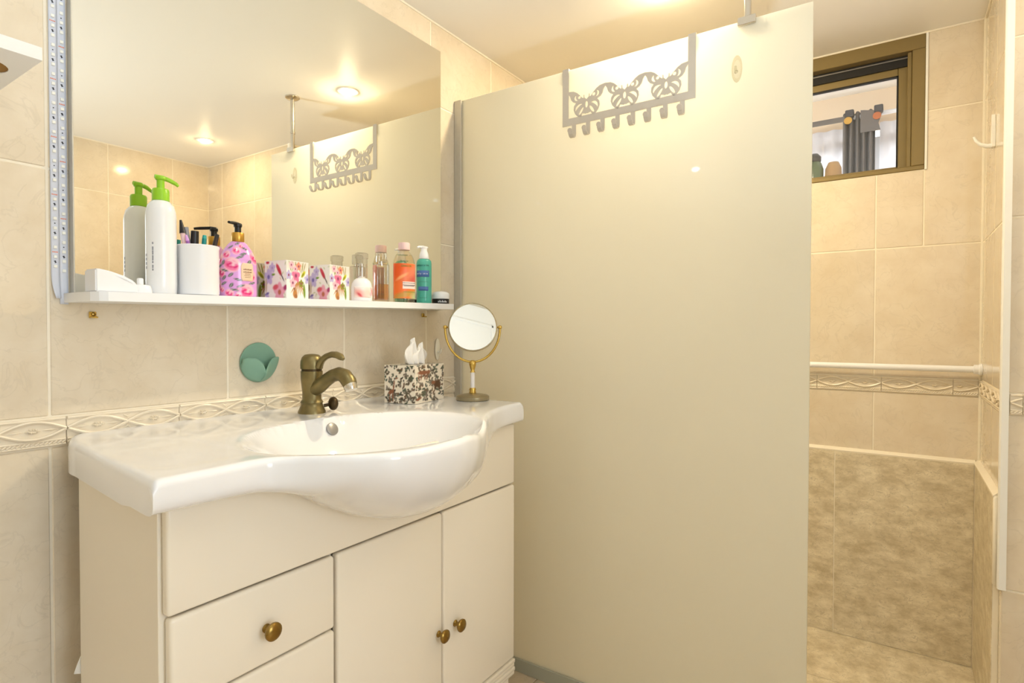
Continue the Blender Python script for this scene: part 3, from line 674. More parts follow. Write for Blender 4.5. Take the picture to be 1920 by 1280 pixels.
# tissue box
def mixc(a, b_, t): return tuple(a[i]*(1-t)+b_[i]*t for i in range(3))
C = lambda *q: lin(*q)[:3]
def paint(base, strokes):
    """strokes: (kind, cx, cy, rx, ry, angle, colour, softness); later strokes lie on top"""
    def f(u, v):
        c = base
        for (cx, cy, rx, ry, an, co, so) in strokes:
            dx, dy = u-cx, v-cy; ca, sa = math.cos(an), math.sin(an)
            p, q = (dx*ca+dy*sa)/rx, (-dx*sa+dy*ca)/ry; r = math.sqrt(p*p+q*q)
            t = min(1, max(0, (1+so-r)/(2*so)))
            if t > 0: c = mixc(c, co, t)
        return c
    return f
def face(origin, ux, uz, n, m_, pf):
    """a painted rectangle: origin corner, two edge vectors, resolution, painter"""
    o, a, z = Vector(origin), Vector(ux), Vector(uz)
    b = B().grid(lambda s, t: o+a*s+z*t, n, m_)
    cols = [pf(i/(n-1), j/(m_-1)) for j in range(m_) for i in range(n)]
    return b, cols
def painted_box(name, parent, w, d, h, painters, n, m, lid=False):
    """five sides of a box: front(-y), left(-x), right, back, top"""
    b = B(); cols = []
    F = [((-w/2, -d/2, 0), (w, 0, 0), (0, 0, h), painters[0]), ((-w/2, d/2, 0), (0, -d, 0), (0, 0, h), painters[1]),
         ((w/2, -d/2, 0), (0, d, 0), (0, 0, h), painters[1]), ((w/2, d/2, 0), (-w, 0, 0), (0, 0, h), painters[0]),
         ((-w/2, -d/2, h), (w, 0, 0), (0, d, 0), painters[2]), ((-w/2, d/2, 0), (w, 0, 0), (0, -d, 0), painters[2])]
    for o, a, z, p in F:
        q, c = face(o, a, z, n, n, p); b.add(q.v, q.f); cols += c
    return obj(name, b, m, parent, 20, cols=cols, fixn=False)
rr = random.Random(11)
def jungle(seed):
    r = random.Random(seed); st = []
    for k in range(105):
        co = r.choice([C(70, 62, 52), C(90, 78, 60), C(84, 92, 74), C(120, 108, 96), C(70, 84, 70), C(110, 84, 62)])
        a = r.uniform(0, PI); cx, cy = r.random(), r.random()
        for j in range(3): st.append((cx+r.uniform(-.05, .05), cy+r.uniform(-.05, .05), r.uniform(.02, .05), r.uniform(.014, .03), a+r.uniform(-.6, .6), co, .25))
    return st
BRN, DBR = C(142, 88, 60), C(84, 52, 30)
fr_st = jungle(3)+[(.27, .80, .19, .055, 0, BRN, .2), (.45, .80, .06, .05, 0, BRN, .2), (.12, .68, .018, .08, 0, BRN, .3), (.20, .68, .018, .08, 0, BRN, .3), (.33, .68, .018, .08, 0, BRN, .3), (.40, .68, .018, .08, 0, BRN, .3),
                   (.76, .45, .13, .10, 0, DBR, .15), (.62, .50, .07, .05, 0, BRN, .2), (.68, .35, .03, .07, 0, DBR, .3), (.84, .34, .03, .07, 0, DBR, .3), (.12, .12, .10, .03, .3, BRN, .3)]
lf_st = jungle(5)+[(.30, .40, .022, .22, -.18, BRN, .2), (.22, .30, .10, .05, .5, BRN, .2), (.18, .16, .014, .12, 0, BRN, .3), (.28, .15, .014, .12, 0, BRN, .3), (.40, .66, .05, .02, .2, BRN, .3)]
CR = C(236, 226, 208)
tb = thing('tissue_box', 'square tissue box printed with brown animals and leaves standing on the basin deck', 'tissue box', (1.172, -0.141, 0.8588), R(11))
painted_box('carton', tb, 0.150, 0.096, 0.101, [paint(CR, fr_st), paint(CR, lf_st), paint(CR, jungle(9))], 60, M_PAINT)
b = B()
for (c0, w0, h0, ph) in ((-0.012, 0.034, 0.074, 0.0), (0.014, 0.040, 0.060, 1.3)):
    def tis(s, t, c0=c0, w0=w0, h0=h0, ph=ph):
        a = (s-0.5)*2; wd = w0*(0.75+0.5*t*(1-t)*2)*(1-0.72*t**2)
        return (c0+a*wd+0.010*t*math.sin(ph), 0.010*math.sin(a*7+ph+3*t)*(1-0.4*t)+0.006*math.sin(ph*3), 0.098+h0*t*(1-0.30*a*a*t)+0.004*math.sin(5*a+ph))
    b.grid(tis, 17, 9)
o = obj('tissue', b, M_PAPER, tb, 70, fixn=False)
sm = o.modifiers.new('thick', 'SOLIDIFY'); sm.thickness = 0.0008
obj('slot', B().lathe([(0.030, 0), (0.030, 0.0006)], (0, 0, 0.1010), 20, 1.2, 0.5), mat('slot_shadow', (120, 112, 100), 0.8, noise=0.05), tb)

# round makeup mirror on a stem
mm = thing('makeup_mirror', 'round swivel makeup mirror on a brass and white stem, right end of the basin', 'mirror', (1.276, -0.262, 0.8588), R(-50))
obj('base', B().lathe([(0.0455, 0), (0.0465, 0.002), (0.0465, 0.010), (0.042, 0.0135), (0.026, 0.0165), (0.011, 0.0185)], seg=36), M_PEWTER, mm, 40)
obj('stem_foot', B().lathe([(0.0085, 0.017), (0.0100, 0.021), (0.0085, 0.025), (0.0098, 0.029), (0.0075, 0.034)], seg=18), M_GOLD, mm, 50)
obj('stem', B().lathe([(0.0062, 0.033), (0.0062, 0.078)], seg=18), mat('pearl_white', (232, 228, 226), 0.2, coat=0.4, noise=0.02), mm, 50)
obj('stem_head', B().lathe([(0.0078, 0.077), (0.0050, 0.082), (0.0065, 0.087), (0.0085, 0.094), (0.0100, 0.101), (0.0085, 0.108), (0.0040, 0.111)], seg=18), M_GOLD, mm, 50)
YR = 0.0765; hc = 0.203; yk = []
for i in range(25):
    a = PI+PI*i/24; yk.append((YR*math.cos(a), 0, hc-0.004+(hc-0.004-0.106)*math.sin(a)))
obj('yoke', B().tube(yk, 0.0034, 10), M_GOLD, mm, 60)
for s in (-1, 1):
    b = B().lathe([(0.0026, -0.0095), (0.0028, -0.005), (0.0050, -0.0035), (0.0060, 0), (0.0050, 0.0038), (0.0022, 0.0055), (0, 0.0058)], (s*YR, 0, hc), 14, mtx=Matrix.Rotation(PI/2*s, 4, 'Y'))
    obj('pivot', b, M_GOLD, mm, 60)
hd = link('head', B().lathe([(0.0655, -0.006), (0.0685, -0.0045), (0.0690, 0), (0.0685, 0.0045), (0.0655, 0.006), (0.060, 0.0052)], seg=48).mesh('head', 40), M_PEWTER, mm, (0, 0, hc), (R(90-8), 0, 0))
link('mirror_disc', B().lathe([(0.0648, 0.0050), (0.0648, 0.0064), (0, 0.0064)], seg=48).mesh('mirror_disc', 30), M_MIRROR, hd)

# green petal dish stuck to the wall
gp = thing('wall_dish', 'sage green round silicone holder with petal pocket stuck on the tiles by the faucet', 'holder', (0.790, -0.0015, 0.977))
obj('back_disc', B().lathe([(0.0455, 0), (0.0465, 0.002), (0.0455, 0.004), (0, 0.0045)], seg=40, mtx=Matrix.Rotation(PI/2, 4, 'X')), M_GREEN, gp, 50)
def petal(x0, x1, tops):
    b = B(); NU, NV = 22, 12; RR = 0.0462
    tx = [p[0]*RR for p in tops]; tz = [p[1]*RR for p in tops]
    def fn(s, t):
        x = (x0+(x1-x0)*s)*RR; xc = max(-0.999, min(0.999, x/RR))
        zb = -RR*math.sqrt(1-xc*xc)*0.99; zt = max(interp(x, tx, tz), zb+0.0005)
        amp = 0.003+0.026*math.sqrt(max(0, 1-(x/(1.02*RR))**2))
        return (x, -0.003-amp*math.sin(min(1, t*0.92+0.0)*PI/2)**0.8*min(1, (zt-zb)/0.02), zb+(zt-zb)*t)
    b.grid(fn, NU, NV); return b
LT = [(-1.0, .20), (-.78, .27), (-.52, .25), (-.30, .12), (-.13, -.10), (-.03, -.34), (.03, -.55)]
for args in ((-0.985, 0.03, LT), (-0.03, 0.985, [(-a, b_) for a, b_ in LT[::-1]])):
    o = obj('petal', petal(*args), M_GREEN, gp, 80, fixn=False)
    q = o.modifiers.new('thick', 'SOLIDIFY'); q.thickness = 0.0022; q.offset = 0
# brass shelf pins under the shelf
for x, z, lab in ((0.456, 1.080, 'small brass shelf pin in the tiles under the left end of the shelf'), (1.355, 1.101, 'small brass shelf pin in the tiles under the right end of the shelf')):
    t = thing('shelf_pin', lab, 'bracket', (x, -0.0012, z))
    b = B().box(-0.006, 0.006, -0.003, 0, -0.006, 0.006, 0.001); b.box(-0.005, 0.005, -0.014, -0.002, -0.006, -0.003, 0.001)
    obj('plate', b, M_GOLD, t); obj('screw', B().lathe([(0.004, 0), (0.003, 0.002), (0, 0.0025)], (0.001, -0.003, 0.001), 10, mtx=Matrix.Rotation(PI/2, 4, 'X')), M_BRASS, t)

# ------------------------------------------------------------------ wall mirror and shelf (hung a hair out of level)
SL = 0.0175
mir = thing('wall_mirror', 'large frameless rectangular wall mirror above the white shelf', 'mirror', (0.4225, 0, 1.118))
obj('mirror_backing', B().box(0, 1.000, -0.014, -0.0005, 0.0, 0.830, 0.0005), mat('mirror_edge', (150, 148, 140), 0.4, metal=0.3, noise=0.1), mir)
obj('mirror_sheet', B().box(0.0, 1.000, -0.0185, -0.0142, 0.0, 0.832, 0.0006), M_MIRROR, mir)
obj('edge_channel', B().box(-0.0012, 0.0012, -0.0192, -0.0010, -0.002, 0.834, 0.0004), M_ALU, mir)
sh = thing('mirror_shelf', 'long narrow white shelf under the wall mirror holding toiletries', 'shelf', (0.412, 0, 1.101), 0)
sh.rotation_euler = (0, -math.atan(SL), 0)
b = B().prism([(0.0, -0.0005), (0.0, -0.060), (0.006, -0.098), (0.014, -0.112), (0.026, -0.118), (0.955, -0.118), (0.966, -0.110), (0.968, -0.0005)], 0.0, 0.0165, 'z')
obj('board', b, M_WHITEB, sh, 20)
def stop(x): return 1.1012+0.0165+SL*(x-0.412)+0.0002     # top of the shelf at x
# LED tape down the left edge of the mirror
led = thing('led_tape', 'bare white LED tape in two rows stuck along the left edge of the mirror', 'led tape', (0, -0.0003, 0))
def tape(x0, x1, z0, curl):
    b = B(); n = 40
    for i in range(n+1):
        z = z0+(ZC-0.01-z0)*i/n
    def fn(s, t):
        z = z0+(ZC-0.01-z0)*t; k = max(0, (z0+curl-z)/max(curl, 1e-6)) if curl else 0
        return (x0+(x1-x0)*s+0.0035*k*k*(1-s)+0.0012*k*k, -0.0014-0.007*k*k*(1.1-s*0.6), z)
    b.grid(fn, 4, 90); o = obj('tape', b, M_TAPE, led, 60, fixn=False)
    q = o.modifiers.new('t', 'SOLIDIFY'); q.thickness = 0.0008; q.offset = 0
    return o
tapes = [tape(0.3938, 0.4060, 1.108, 0.045), tape(0.4064, 0.4190, 1.098, 0)]
for k, (tp, xc, ph) in enumerate(zip(tapes, (0.3999, 0.4127), (0.0, 0.6))):
    cb, rb, db = B(), B(), B(); step = 0.0170; z = 1.165-ph*0.012; i = 0
    while z < ZC-0.02:
        m4 = (i+k*2) % 6
        cb.box(xc-0.0026, xc+0.0026, -0.0042, -0.0016, z-0.0026, z+0.0026, 0.0004)
        zz = z+step*0.5
        if m4 == 1:
            for j in range(4): rb.box(xc-0.0042+j*0.0022, xc-0.0026+j*0.0022, -0.0021, -0.0017, zz-0.0009, zz+0.0009)
        elif m4 in (0, 3): db.box(xc-0.0008, xc+0.0009, -0.0021, -0.0017, zz-0.0026, zz+0.0018); db.box(xc-0.0020, xc+0.0002, -0.0021, -0.0017, zz-0.0002, zz+0.0012); db.box(xc+0.0004, xc+0.0020, -0.0021, -0.0017, zz-0.0018, zz-0.0006)
        elif m4 == 4: db.box(xc-0.0009, xc+0.0009, -0.0021, -0.0017, zz-0.0009, zz+0.0009)
        z += step; i += 1
    stuff(obj('led_chips', cb, M_LED, tp)); stuff(obj('solder_pads', rb, M_REDINK, tp)); stuff(obj('cut_marks', db, M_INKD, tp))

# ------------------------------------------------------------------ things on the shelf
def pump_bottle(name, label, cat, x, y, prof, head, m, mh, neck, rot=0, sx=1, sy=1, seg=32, group=None, cols=None):
    t = thing(name, label, cat, (x, y, stop(x)), rot, group)
    if cols is None: obj('bottle', B().lathe(prof, seg=seg, sx=sx, sy=sy), m, t, 45)
    return t
# two tall pump bottles: one in view, its double is the reflection in the mirror
x = 0.549; t = thing('pump_bottle', 'tall white pump bottle with lime green pump head', 'bottle', (x, -0.064, stop(x)), R(-8))
obj('bottle', B().lathe([(0.024, 0), (0.0262, 0.003), (0.0265, 0.020), (0.0263, 0.150), (0.0255, 0.160), (0.0225, 0.171), (0.0165, 0.1785), (0.0125, 0.181), (0.0125, 0.184)], seg=36), M_MILKY, t, 50)
obj('collar', B().lathe([(0.0128, 0.180), (0.0150, 0.181), (0.0150, 0.200), (0.0135, 0.2035), (0.0080, 0.2045)], seg=28), M_LIME, t, 40)
obj('pump_stem', B().lathe([(0.0068, 0.203), (0.0068, 0.222)], seg=18), M_LIME, t, 40)
b = B().lathe([(0.0085, 0.221), (0.0095, 0.2225), (0.0095, 0.2265), (0.0080, 0.228), (0, 0.2285)], seg=18); b.tube([(-0.010, 0, 0.2265), (0.004, 0, 0.2262), (0.016, 0, 0.2230), (0.027, -0.001, 0.2180), (0.031, -0.001, 0.2145)], [0.004, 0.0044, 0.0042, 0.0036, 0.0028], 10)
obj('nozzle', b, M_LIME, t, 50)
b = B()
for i, (dz, hh) in enumerate([(0.096, .002), (0.086, .0035), (0.078, .004), (0.068, .005), (0.060, .002), (0.052, .003), (0.046, .002)]):
    a = R(222); b.box(-0.0012, 0.0012, -0.0003, 0.0003, dz-hh, dz+hh, 0, 1, Matrix.Translation((0.02645*math.cos(a), 0.02645*math.sin(a), 0)) @ Matrix.Rotation(a+PI/2, 4, 'Z'))
for dz in (0.074, 0.066, 0.058, 0.050):
    a = R(188); b.box(-0.0015, 0.0015, -0.0003, 0.0003, dz-0.0025, dz+0.0025, 0, 1, Matrix.Translation((0.02645*math.cos(a), 0.02645*math.sin(a), 0)) @ Matrix.Rotation(a+PI/2, 4, 'Z'))
obj('small_print', b, mat('grey_ink', (150, 152, 160), 0.6, noise=0.05), t)

x = 0.4255; t = thing('shaver_case', 'white wedge shaped plastic appliance lying at the left end of the shelf', 'appliance', (x, -0.070, stop(x)))
pf = [(0, 0), (0.066, 0), (0.0685, 0.006), (0.067, 0.014), (0.061, 0.022), (0.045, 0.0305), (0.022, 0.0375), (0.004, 0.0405), (0, 0.040)]
bm = bmesh.new(); pv = B().prism(pf, -0.030, 0.016, 'y')
vs = [bm.verts.new(q) for q in pv.v]
for q in pv.f: bm.faces.new([vs[i] for i in q])
bmesh.ops.recalc_face_normals(bm, faces=bm.faces); bmesh.ops.bevel(bm, geom=bm.edges[:], offset=0.0022, segments=2, affect='EDGES')
obj('housing', B().bm(bm), M_WHITE, t, 50)
b = B().tube([(0.030, -0.0292, 0.031), (0.048, -0.0296, 0.0245), (0.060, -0.0292, 0.017)], [0.001, 0.003, 0.001], 8)
obj('ridge', b, M_WHITE, t, 50)
x = 0.5045; t = thing('cap_stand', 'low white plastic stand with a short stem before the tall pump bottle', 'stand', (x, -0.080, stop(x)))
b = B().lathe([(0.0190, 0), (0.0195, 0.002), (0.0170, 0.014), (0.0150, 0.0158), (0.006, 0.0165)], seg=24)
obj('foot', b, M_WHITE, t, 40); obj('stem', B().lathe([(0.0052, 0.016), (0.0052, 0.027), (0.0040, 0.0285), (0, 0.0288)], seg=14), M_WHITE, t, 40)
# cup and the make-up tools in it
x = 0.616; CZ = stop(x); CY = -0.072
t = thing('toothbrush_cup', 'white round plastic cup holding brushes and pencils on the shelf', 'cup', (x, CY, CZ))
obj('cup_wall', B().lathe([(0.030, 0), (0.0365, 0.0015), (0.0375, 0.005), (0.0378, 0.094), (0.0392, 0.0985), (0.0385, 0.1000), (0.0368, 0.0985), (0.0355, 0.090), (0.0352, 0.004), (0, 0.004)], seg=40), M_WHITE, t, 40)
def tool(name, label, cat, x0, y0, x1, y1, ztop, segs, group=None):
    """a slim rod standing in the cup; segs: (part name, from, to, radius from, radius to, material)"""
    t = thing(name, label, cat, (x0, y0, CZ+0.005), 0, group)
    d = Vector((x1-x0, y1-y0, ztop-CZ-0.005))
    for (nm, a, b_, ra, rb, m) in segs:
        obj(nm, B().tube([d*a, d*(a*0.5+b_*0.5), d*b_], [ra, (ra+rb)/2, rb], 12), m, t, 50)
    return t
tool('make_up_brush', 'make-up brush with dark bristles and a purple handle at the left side of the cup', 'brush', 0.600, -0.078, 0.583, -0.070, CZ+0.148,
     [('handle', 0, .62, .0030, .0038, M_PURPLE), ('ferrule', .62, .82, .0042, .0046, M_PINKCAP), ('bristles', .82, 1, .0060, .0022, M_BLACK)])
tool('make_up_brush', 'slim purple handled brush leaning left in the white cup', 'brush', 0.612, -0.088, 0.587, -0.082, CZ+0.118,
     [('handle', 0, .90, .0030, .0036, M_PURPLE), ('tip', .90, 1, .0036, .0020, mat('lilac_plastic', (214, 160, 224), 0.3, noise=0.05))])
tool('grey_brush', 'grey and white brush standing behind the purple handles in the cup', 'brush', 0.610, -0.060, 0.594, -0.066, CZ+0.136,  # a brush with grey bristles and a white handle
     [('handle', 0, .70, .0035, .0040, M_WHITE), ('bristles', .70, 1, .0065, .0055, M_GREYP)])
tool('mascara_tube', 'thick black make-up tube standing in the middle of the white cup', 'make-up tube', 0.608, -0.066, 0.6105, -0.070, CZ+0.130,
     [('barrel', 0, .60, .0072, .0075, M_BLACK), ('lid', .61, 1, .0078, .0074, M_BLACK)])
tool('eye_pencil', 'teal make-up pencil leaning in the white cup', 'pencil', 0.616, -0.080, 0.630, -0.070, CZ+0.124,
     [('barrel', 0, .94, .0042, .0044, M_TEALP), ('end_cap', .94, 1, .0044, .0036, mat('light_teal', (60, 170, 162), 0.3, noise=0.05))])
tool('eye_pencil', 'dark brown make-up pencil leaning right in the white cup', 'pencil', 0.620, -0.084, 0.6520, -0.078, CZ+0.128,
     [('barrel', 0, .93, .0042, .0044, mat('dark_brown', (52, 38, 32), 0.35, noise=0.1)), ('end_cap', .93, 1, .0044, .0040, M_BLACK)])
# pink floral soap bottle
x = 0.704; t = thing('soap_bottle', 'lilac pump soap bottle printed with pink roses beside the white cup', 'bottle', (x, -0.066, stop(x)), R(-15))
PK, HP, LP, LF, LI = C(240, 120, 170), C(222, 40, 120), C(246, 196, 206), C(82, 88, 84), C(222, 160, 226)
def roses(u, v): return None
rs = random.Random(4); st = []
for k in range(60): st.append((rs.random(), rs.random(), .012, .010, 0, rs.choice([C(232, 184, 236), C(240, 150, 210), C(236, 130, 190)]), .6))
def leaf(cx, cy, a, L=.055): return [(cx, cy, L, L*0.42, a, LF, .2), (cx, cy, L*0.9, .006, a, C(150, 160, 150), .4)]
def rose(cx, cy, r):
    q = [(cx, cy, r*0.60, r, 0, LP, .12), (cx-.06*r, cy-.05*r, r*0.48, r*.80, .3, PK, .15)]
    for k in range(7):
        a = 2.4*k; e = .16+.075*k
        q.append((cx+r*e*.62*math.cos(a), cy+r*e*math.sin(a), r*.10, r*.24, a, HP if k % 3 else LP, .35))
    return q
for cx, cy, r in ((.665, .56, .13), (.70, .82, .075), (.60, .74, .075), (.79, .10, .13), (.84, .38, .10), (.76, .90, .05), (.55, .42, .09), (.50, .66, .11), (.48, .2, .12), (.90, .70, .11), (.64, .06, .07), (.72, .02, .05), (.56, .12, .05), (.30, .6, .14), (.20, .2, .14), (.10, .75, .13), (.02, .4, .13)): st += rose(cx, cy, r)
for cx, cy, a in ((.71, .95, .5), (.77, .76, .6), (.80, .86, -.5), (.735, .70, .7), (.58, .60, 1.4), (.595, .46, -.5), (.59, .33, 1.2), (.72, .30, -.5), (.655, .38, 1.1), (.74, .19, .7), (.66, .20, 1.3), (.585, .23, .8), (.82, .62, 1.2), (.53, .54, .6), (.45, .42, -.7), (.85, .25, .5), (.62, .88, .9), (.69, .12, -.4), (.30, .3, .9), (.15, .5, 1.3)): st += leaf(cx, cy, a, .042)
pf = paint(LI, st)
prof = [(0.033, 0), (0.0368, 0.002), (0.0376, 0.006), (0.0378, 0.040), (0.0376, 0.072), (0.0365, 0.081), (0.0330, 0.0915), (0.0270, 0.1030), (0.0200, 0.1130), (0.0150, 0.1180), (0.0125, 0.1195)]
dense = []
for (a, b_) in zip(prof[:-1], prof[1:]):
    n = max(1, int(abs(b_[1]-a[1])/0.0018)); dense += [(a[0]+(b_[0]-a[0])*i/n, a[1]+(b_[1]-a[1])*i/n) for i in range(n)]
dense.append(prof[-1]); SEG = 110
b = B().lathe(dense, seg=SEG, sx=1, sy=0.72)
cols = [pf(k/SEG, z/0.12) for r, z in dense for k in range(SEG)]
obj('bottle', b, M_PAINTG, t, 45, cols=cols)
obj('gold_collar', B().lathe([(0.0118, 0.1185), (0.0128, 0.120), (0.0128, 0.137), (0.0120, 0.1385), (0.0060, 0.139)], seg=28), M_CREAMCAP, t, 40)
obj('pump_stem', B().lathe([(0.0066, 0.138), (0.0066, 0.152)], seg=18), M_BLACK, t, 40)
b = B().lathe([(0.0080, 0.151), (0.0086, 0.153), (0.0086, 0.157), (0.0070, 0.159), (0, 0.1595)], seg=18); b.tube([(0.006, 0.004, 0.1575), (-0.004, -0.004, 0.1580), (-0.018, -0.020, 0.1560), (-0.026, -0.030, 0.1545)], [0.003, 0.0036, 0.0034, 0.0028], 10)
o = obj('nozzle', b, M_BLACK, t, 50)
# label panel wraps the front of the bottle
b = B(); NL = 14
def lab(s, tt):
    a = R(-66)+R(50)*s-R(25)+R(9); zz = 0.034+0.038*tt
    c = max(abs(s-0.5)*2, 0); cut = 1-0.22*max(0, (abs(tt-0.5)*2-0.62)/0.38)**1.5
    a0 = R(-72); a = a0+R(42)*(s-0.5)*cut
    return (0.0383*math.cos(a), 0.0383*0.72*math.sin(a), zz)
b.grid(lab, NL, NL); o = obj('label', b, M_PEACH, t, 60, fixn=False)
q = o.modifiers.new('t', 'SOLIDIFY'); q.thickness = 0.0006; q.offset = 0
b = B()
for zz, w0, hh in ((0.0585, 0.44, 0.0016), (0.0530, 0.44, 0.0014), (0.0490, 0.30, 0.0006), (0.0455, 0.36, 0.0005), (0.0420, 0.30, 0.0005)):
    n = 9
    for j in range(n):
        a = R(-72)+R(32)*w0*2*((j+0.5)/n-0.5); b.box(-0.0007, 0.0007, -0.0002, 0.0002, zz-hh, zz+hh*(0.5+0.5*((j*7) % 3)/2), 0, 1, Matrix.Translation((0.0388*math.cos(a), 0.0388*0.72*math.sin(a), 0)) @ Matrix.Rotation(math.atan2(math.sin(a), math.cos(a)*0.72)+PI/2, 4, 'Z'))
obj('label_print', b, M_INK, o)
# flowered boxes
PNK, LPK, YEL, OLV, PUR, LAV, ORG, WHI, GRN, RED, GRY = C(226, 120, 160), C(240, 190, 205), C(205, 205, 40), C(140, 140, 40), C(120, 110, 180), C(196, 184, 224), C(190, 130, 70), C(246, 243, 238), C(120, 160, 60), C(196, 50, 70), C(150, 140, 132)
def flower(cx, cy, r, co, ce):
    s = [(cx+r*.6*math.cos(2*PI*k/5+.3), cy+r*.6*math.sin(2*PI*k/5+.3), r*.55, r*.42, 2*PI*k/5+.3, co, .2) for k in range(5)]
    return s+[(cx, cy, r*.3, r*.3, 0, ce, .3)]
def bouquet(seed):
    r = random.Random(seed); s = [(.5, .92, .6, .16, 0, C(232, 222, 208), .5)]
    for k in range(7): s.append((.2+.1*k+r.uniform(-.05, .05), .86, .02, .16, r.uniform(-.5, .5), r.choice([OLV, C(170, 160, 110)]), .3))
    s += [(.34+.06*k, .30, .020, .20, .25*(k-3), ORG, .3) for k in range(7)]
    s += [(.38, .13, .10, .12, 0, ORG, .2), (.36, .27, .05, .05, 0, C(150, 100, 60), .3), (.42, .06, .07, .06, 0, C(160, 105, 60), .3)]
    s += [(.80, .22, .055, .20, .1, GRN, .2), (.78, .22, .02, .17, .1, OLV, .3)]
    for cx, cy, q, co in ((.42, .62, .17, PNK), (.28, .42, .13, LPK), (.55, .88, .11, C(236, 150, 120)), (.22, .90, .10, LPK), (.66, .42, .10, OLV), (.10, .62, .12, LAV), (.40, .80, .09, LPK)): s += flower(cx, cy, q, co, C(150, 60, 100))
    s += [(.76, .68, .13, .055, .75, YEL, .2), (.74, .66, .08, .03, .75, OLV, .25)]
    s += flower(.95, .55, .13, LAV, PUR)
    return s
def birds(seed):
    r = random.Random(seed); s = []
    for k in range(14): s.append((r.random(), r.random(), .05, .02, r.uniform(0, 3), r.choice([C(220, 226, 200), C(226, 214, 190), C(206, 214, 176)]), .4))
    s += flower(.18, .58, .20, LAV, PUR)+flower(.35, .82, .13, LAV, C(170, 150, 200))+flower(.68, .16, .24, C(236, 172, 190), C(190, 110, 80))+[(.50, .30, .13, .07, .2, C(220, 96, 110), .3), (.14, .97, .08, .04, 0, RED, .3)]
    s += [(.66, .76, .20, .065, -.95, RED, .2), (.60, .84, .07, .05, -.6, C(206, 70, 90), .3), (.82, .55, .13, .022, -.95, C(80, 80, 84), .3)]
    s += [(.40, .64, .08, .03, .1, GRN, .3), (.10, .12, .10, .04, .3, PUR, .3), (.12, .05, .08, .05, 0, LAV, .3), (.95, .28, .09, .07, .4, C(170, 60, 110), .3), (.06, .35, .05, .20, 0, C(200, 186, 160), .4)]
    return s
def flower_box(label, x, y, w, d, h, rot, seed):
    t = thing('gift_box', label, 'box', (x, y, stop(x)), rot)
    painted_box('carton', t, w, d, h, [paint(WHI, bouquet(seed)), paint(WHI, birds(seed)), paint(C(244, 238, 226), [])], 56, M_PAINT)
    b = B()
    for (xa, xb, ya, yb) in ((-w/2, w/2, -d/2-0.0006, -d/2+0.0012), (-w/2, w/2, d/2-0.0012, d/2+0.0006), (-w/2-0.0006, -w/2+0.0012, -d/2, d/2), (w/2-0.0012, w/2+0.0006, -d/2, d/2)): b.box(xa, xb, ya, yb, h-0.0002, h+0.001)
    obj('rim', b, M_CREAMCAP if False else M_PAPER, t)
flower_box('white flower printed cube box next to the lilac soap bottle, left of the two', 0.823, -0.0665, 0.068, 0.066, 0.0845, R(10), 1)
flower_box('white flower printed cube box next to the white perfume bottle, right of the two', 0.944, -0.0665, 0.068, 0.066, 0.0840, R(8), 2)
# white and pink jar with a clear cap
x = 1.047; t = thing('perfume_bottle', 'rounded white perfume bottle with pink label and clear glass cap', 'bottle', (x, -0.068, stop(x)))
st = [(.52, .42, .30, .22, .4, C(240, 170, 170), .5), (.60, .30, .08, .16, .3, C(206, 70, 90), .5), (.86, .45, .05, .2, .2, C(226, 110, 130), .5), (.70, .5, .10, .2, 0, C(246, 206, 200), .6)]
prof = [(0.0250, 0), (0.0285, 0.002), (0.0290, 0.012), (0.0290, 0.036), (0.0275, 0.046), (0.0230, 0.0545), (0.0160, 0.0600), (0.0100, 0.0625), (0.0090, 0.066)]
obj('bottle', B().lathe(prof, seg=40, sy=0.85), M_WHITE, t, 50)
NB = 40; b = B().grid(lambda s, tt: (0.0293*math.cos(R(-170)+R(160)*s), 0.0293*0.85*math.sin(R(-170)+R(160)*s), 0.010+0.028*tt), NB, 16)
cols = [paint(C(248, 240, 236), [(.22, .35, .20, .40, .4, C(244, 176, 170), .5), (.20, .22, .06, .22, .3, C(214, 84, 96), .5), (.48, .4, .14, .4, 0, C(246, 214, 205), .5), (.74, .45, .07, .45, .2, C(232, 130, 140), .5), (.62, .3, .05, .2, 0, C(240, 180, 190), .5)])(i/(NB-1), j/15) for j in range(16) for i in range(NB)]
o = obj('label', b, M_PAINT, t, 60, cols=cols, fixn=False); q = o.modifiers.new('t', 'SOLIDIFY'); q.thickness = 0.0005; q.offset = 0
obj('sprayer', B().lathe([(0.0080, 0.064), (0.0080, 0.090), (0.0055, 0.092), (0.0055, 0.100)], seg=18), M_CHROME, t, 40)
obj('cap', B().lathe([(0.0150, 0.0625), (0.0150, 0.112), (0.0170, 0.114), (0.0172, 0.126), (0.0150, 0.128), (0, 0.128)], seg=8), M_CLEAR, t, 20)
# square amber perfume
x = 1.118; t = thing('perfume_bottle', 'slim square clear perfume bottle part filled with amber liquid', 'bottle', (x, -0.066, stop(x)), R(-12))
b = B().box(-0.0195, 0.0195, -0.0125, 0.0125, 0, 0.104, 0.002, 2); obj('bottle', b, M_CLEAR, t, 30)
obj('liquid', B().box(-0.0170, 0.0170, -0.0100, 0.0100, 0.006, 0.050, 0.001), M_AMBER, t, 30)
obj('dip_tube', B().lathe([(0.0010, 0.008), (0.0010, 0.102)], seg=8), M_CLEARP, t)
obj('neck', B().lathe([(0.0070, 0.1035), (0.0070, 0.112)], seg=16), M_CHROME, t)
obj('cap', B().box(-0.0135, 0.0135, -0.0110, 0.0110, 0.1085, 0.137, 0.003, 2), M_CLEAR, t, 30)
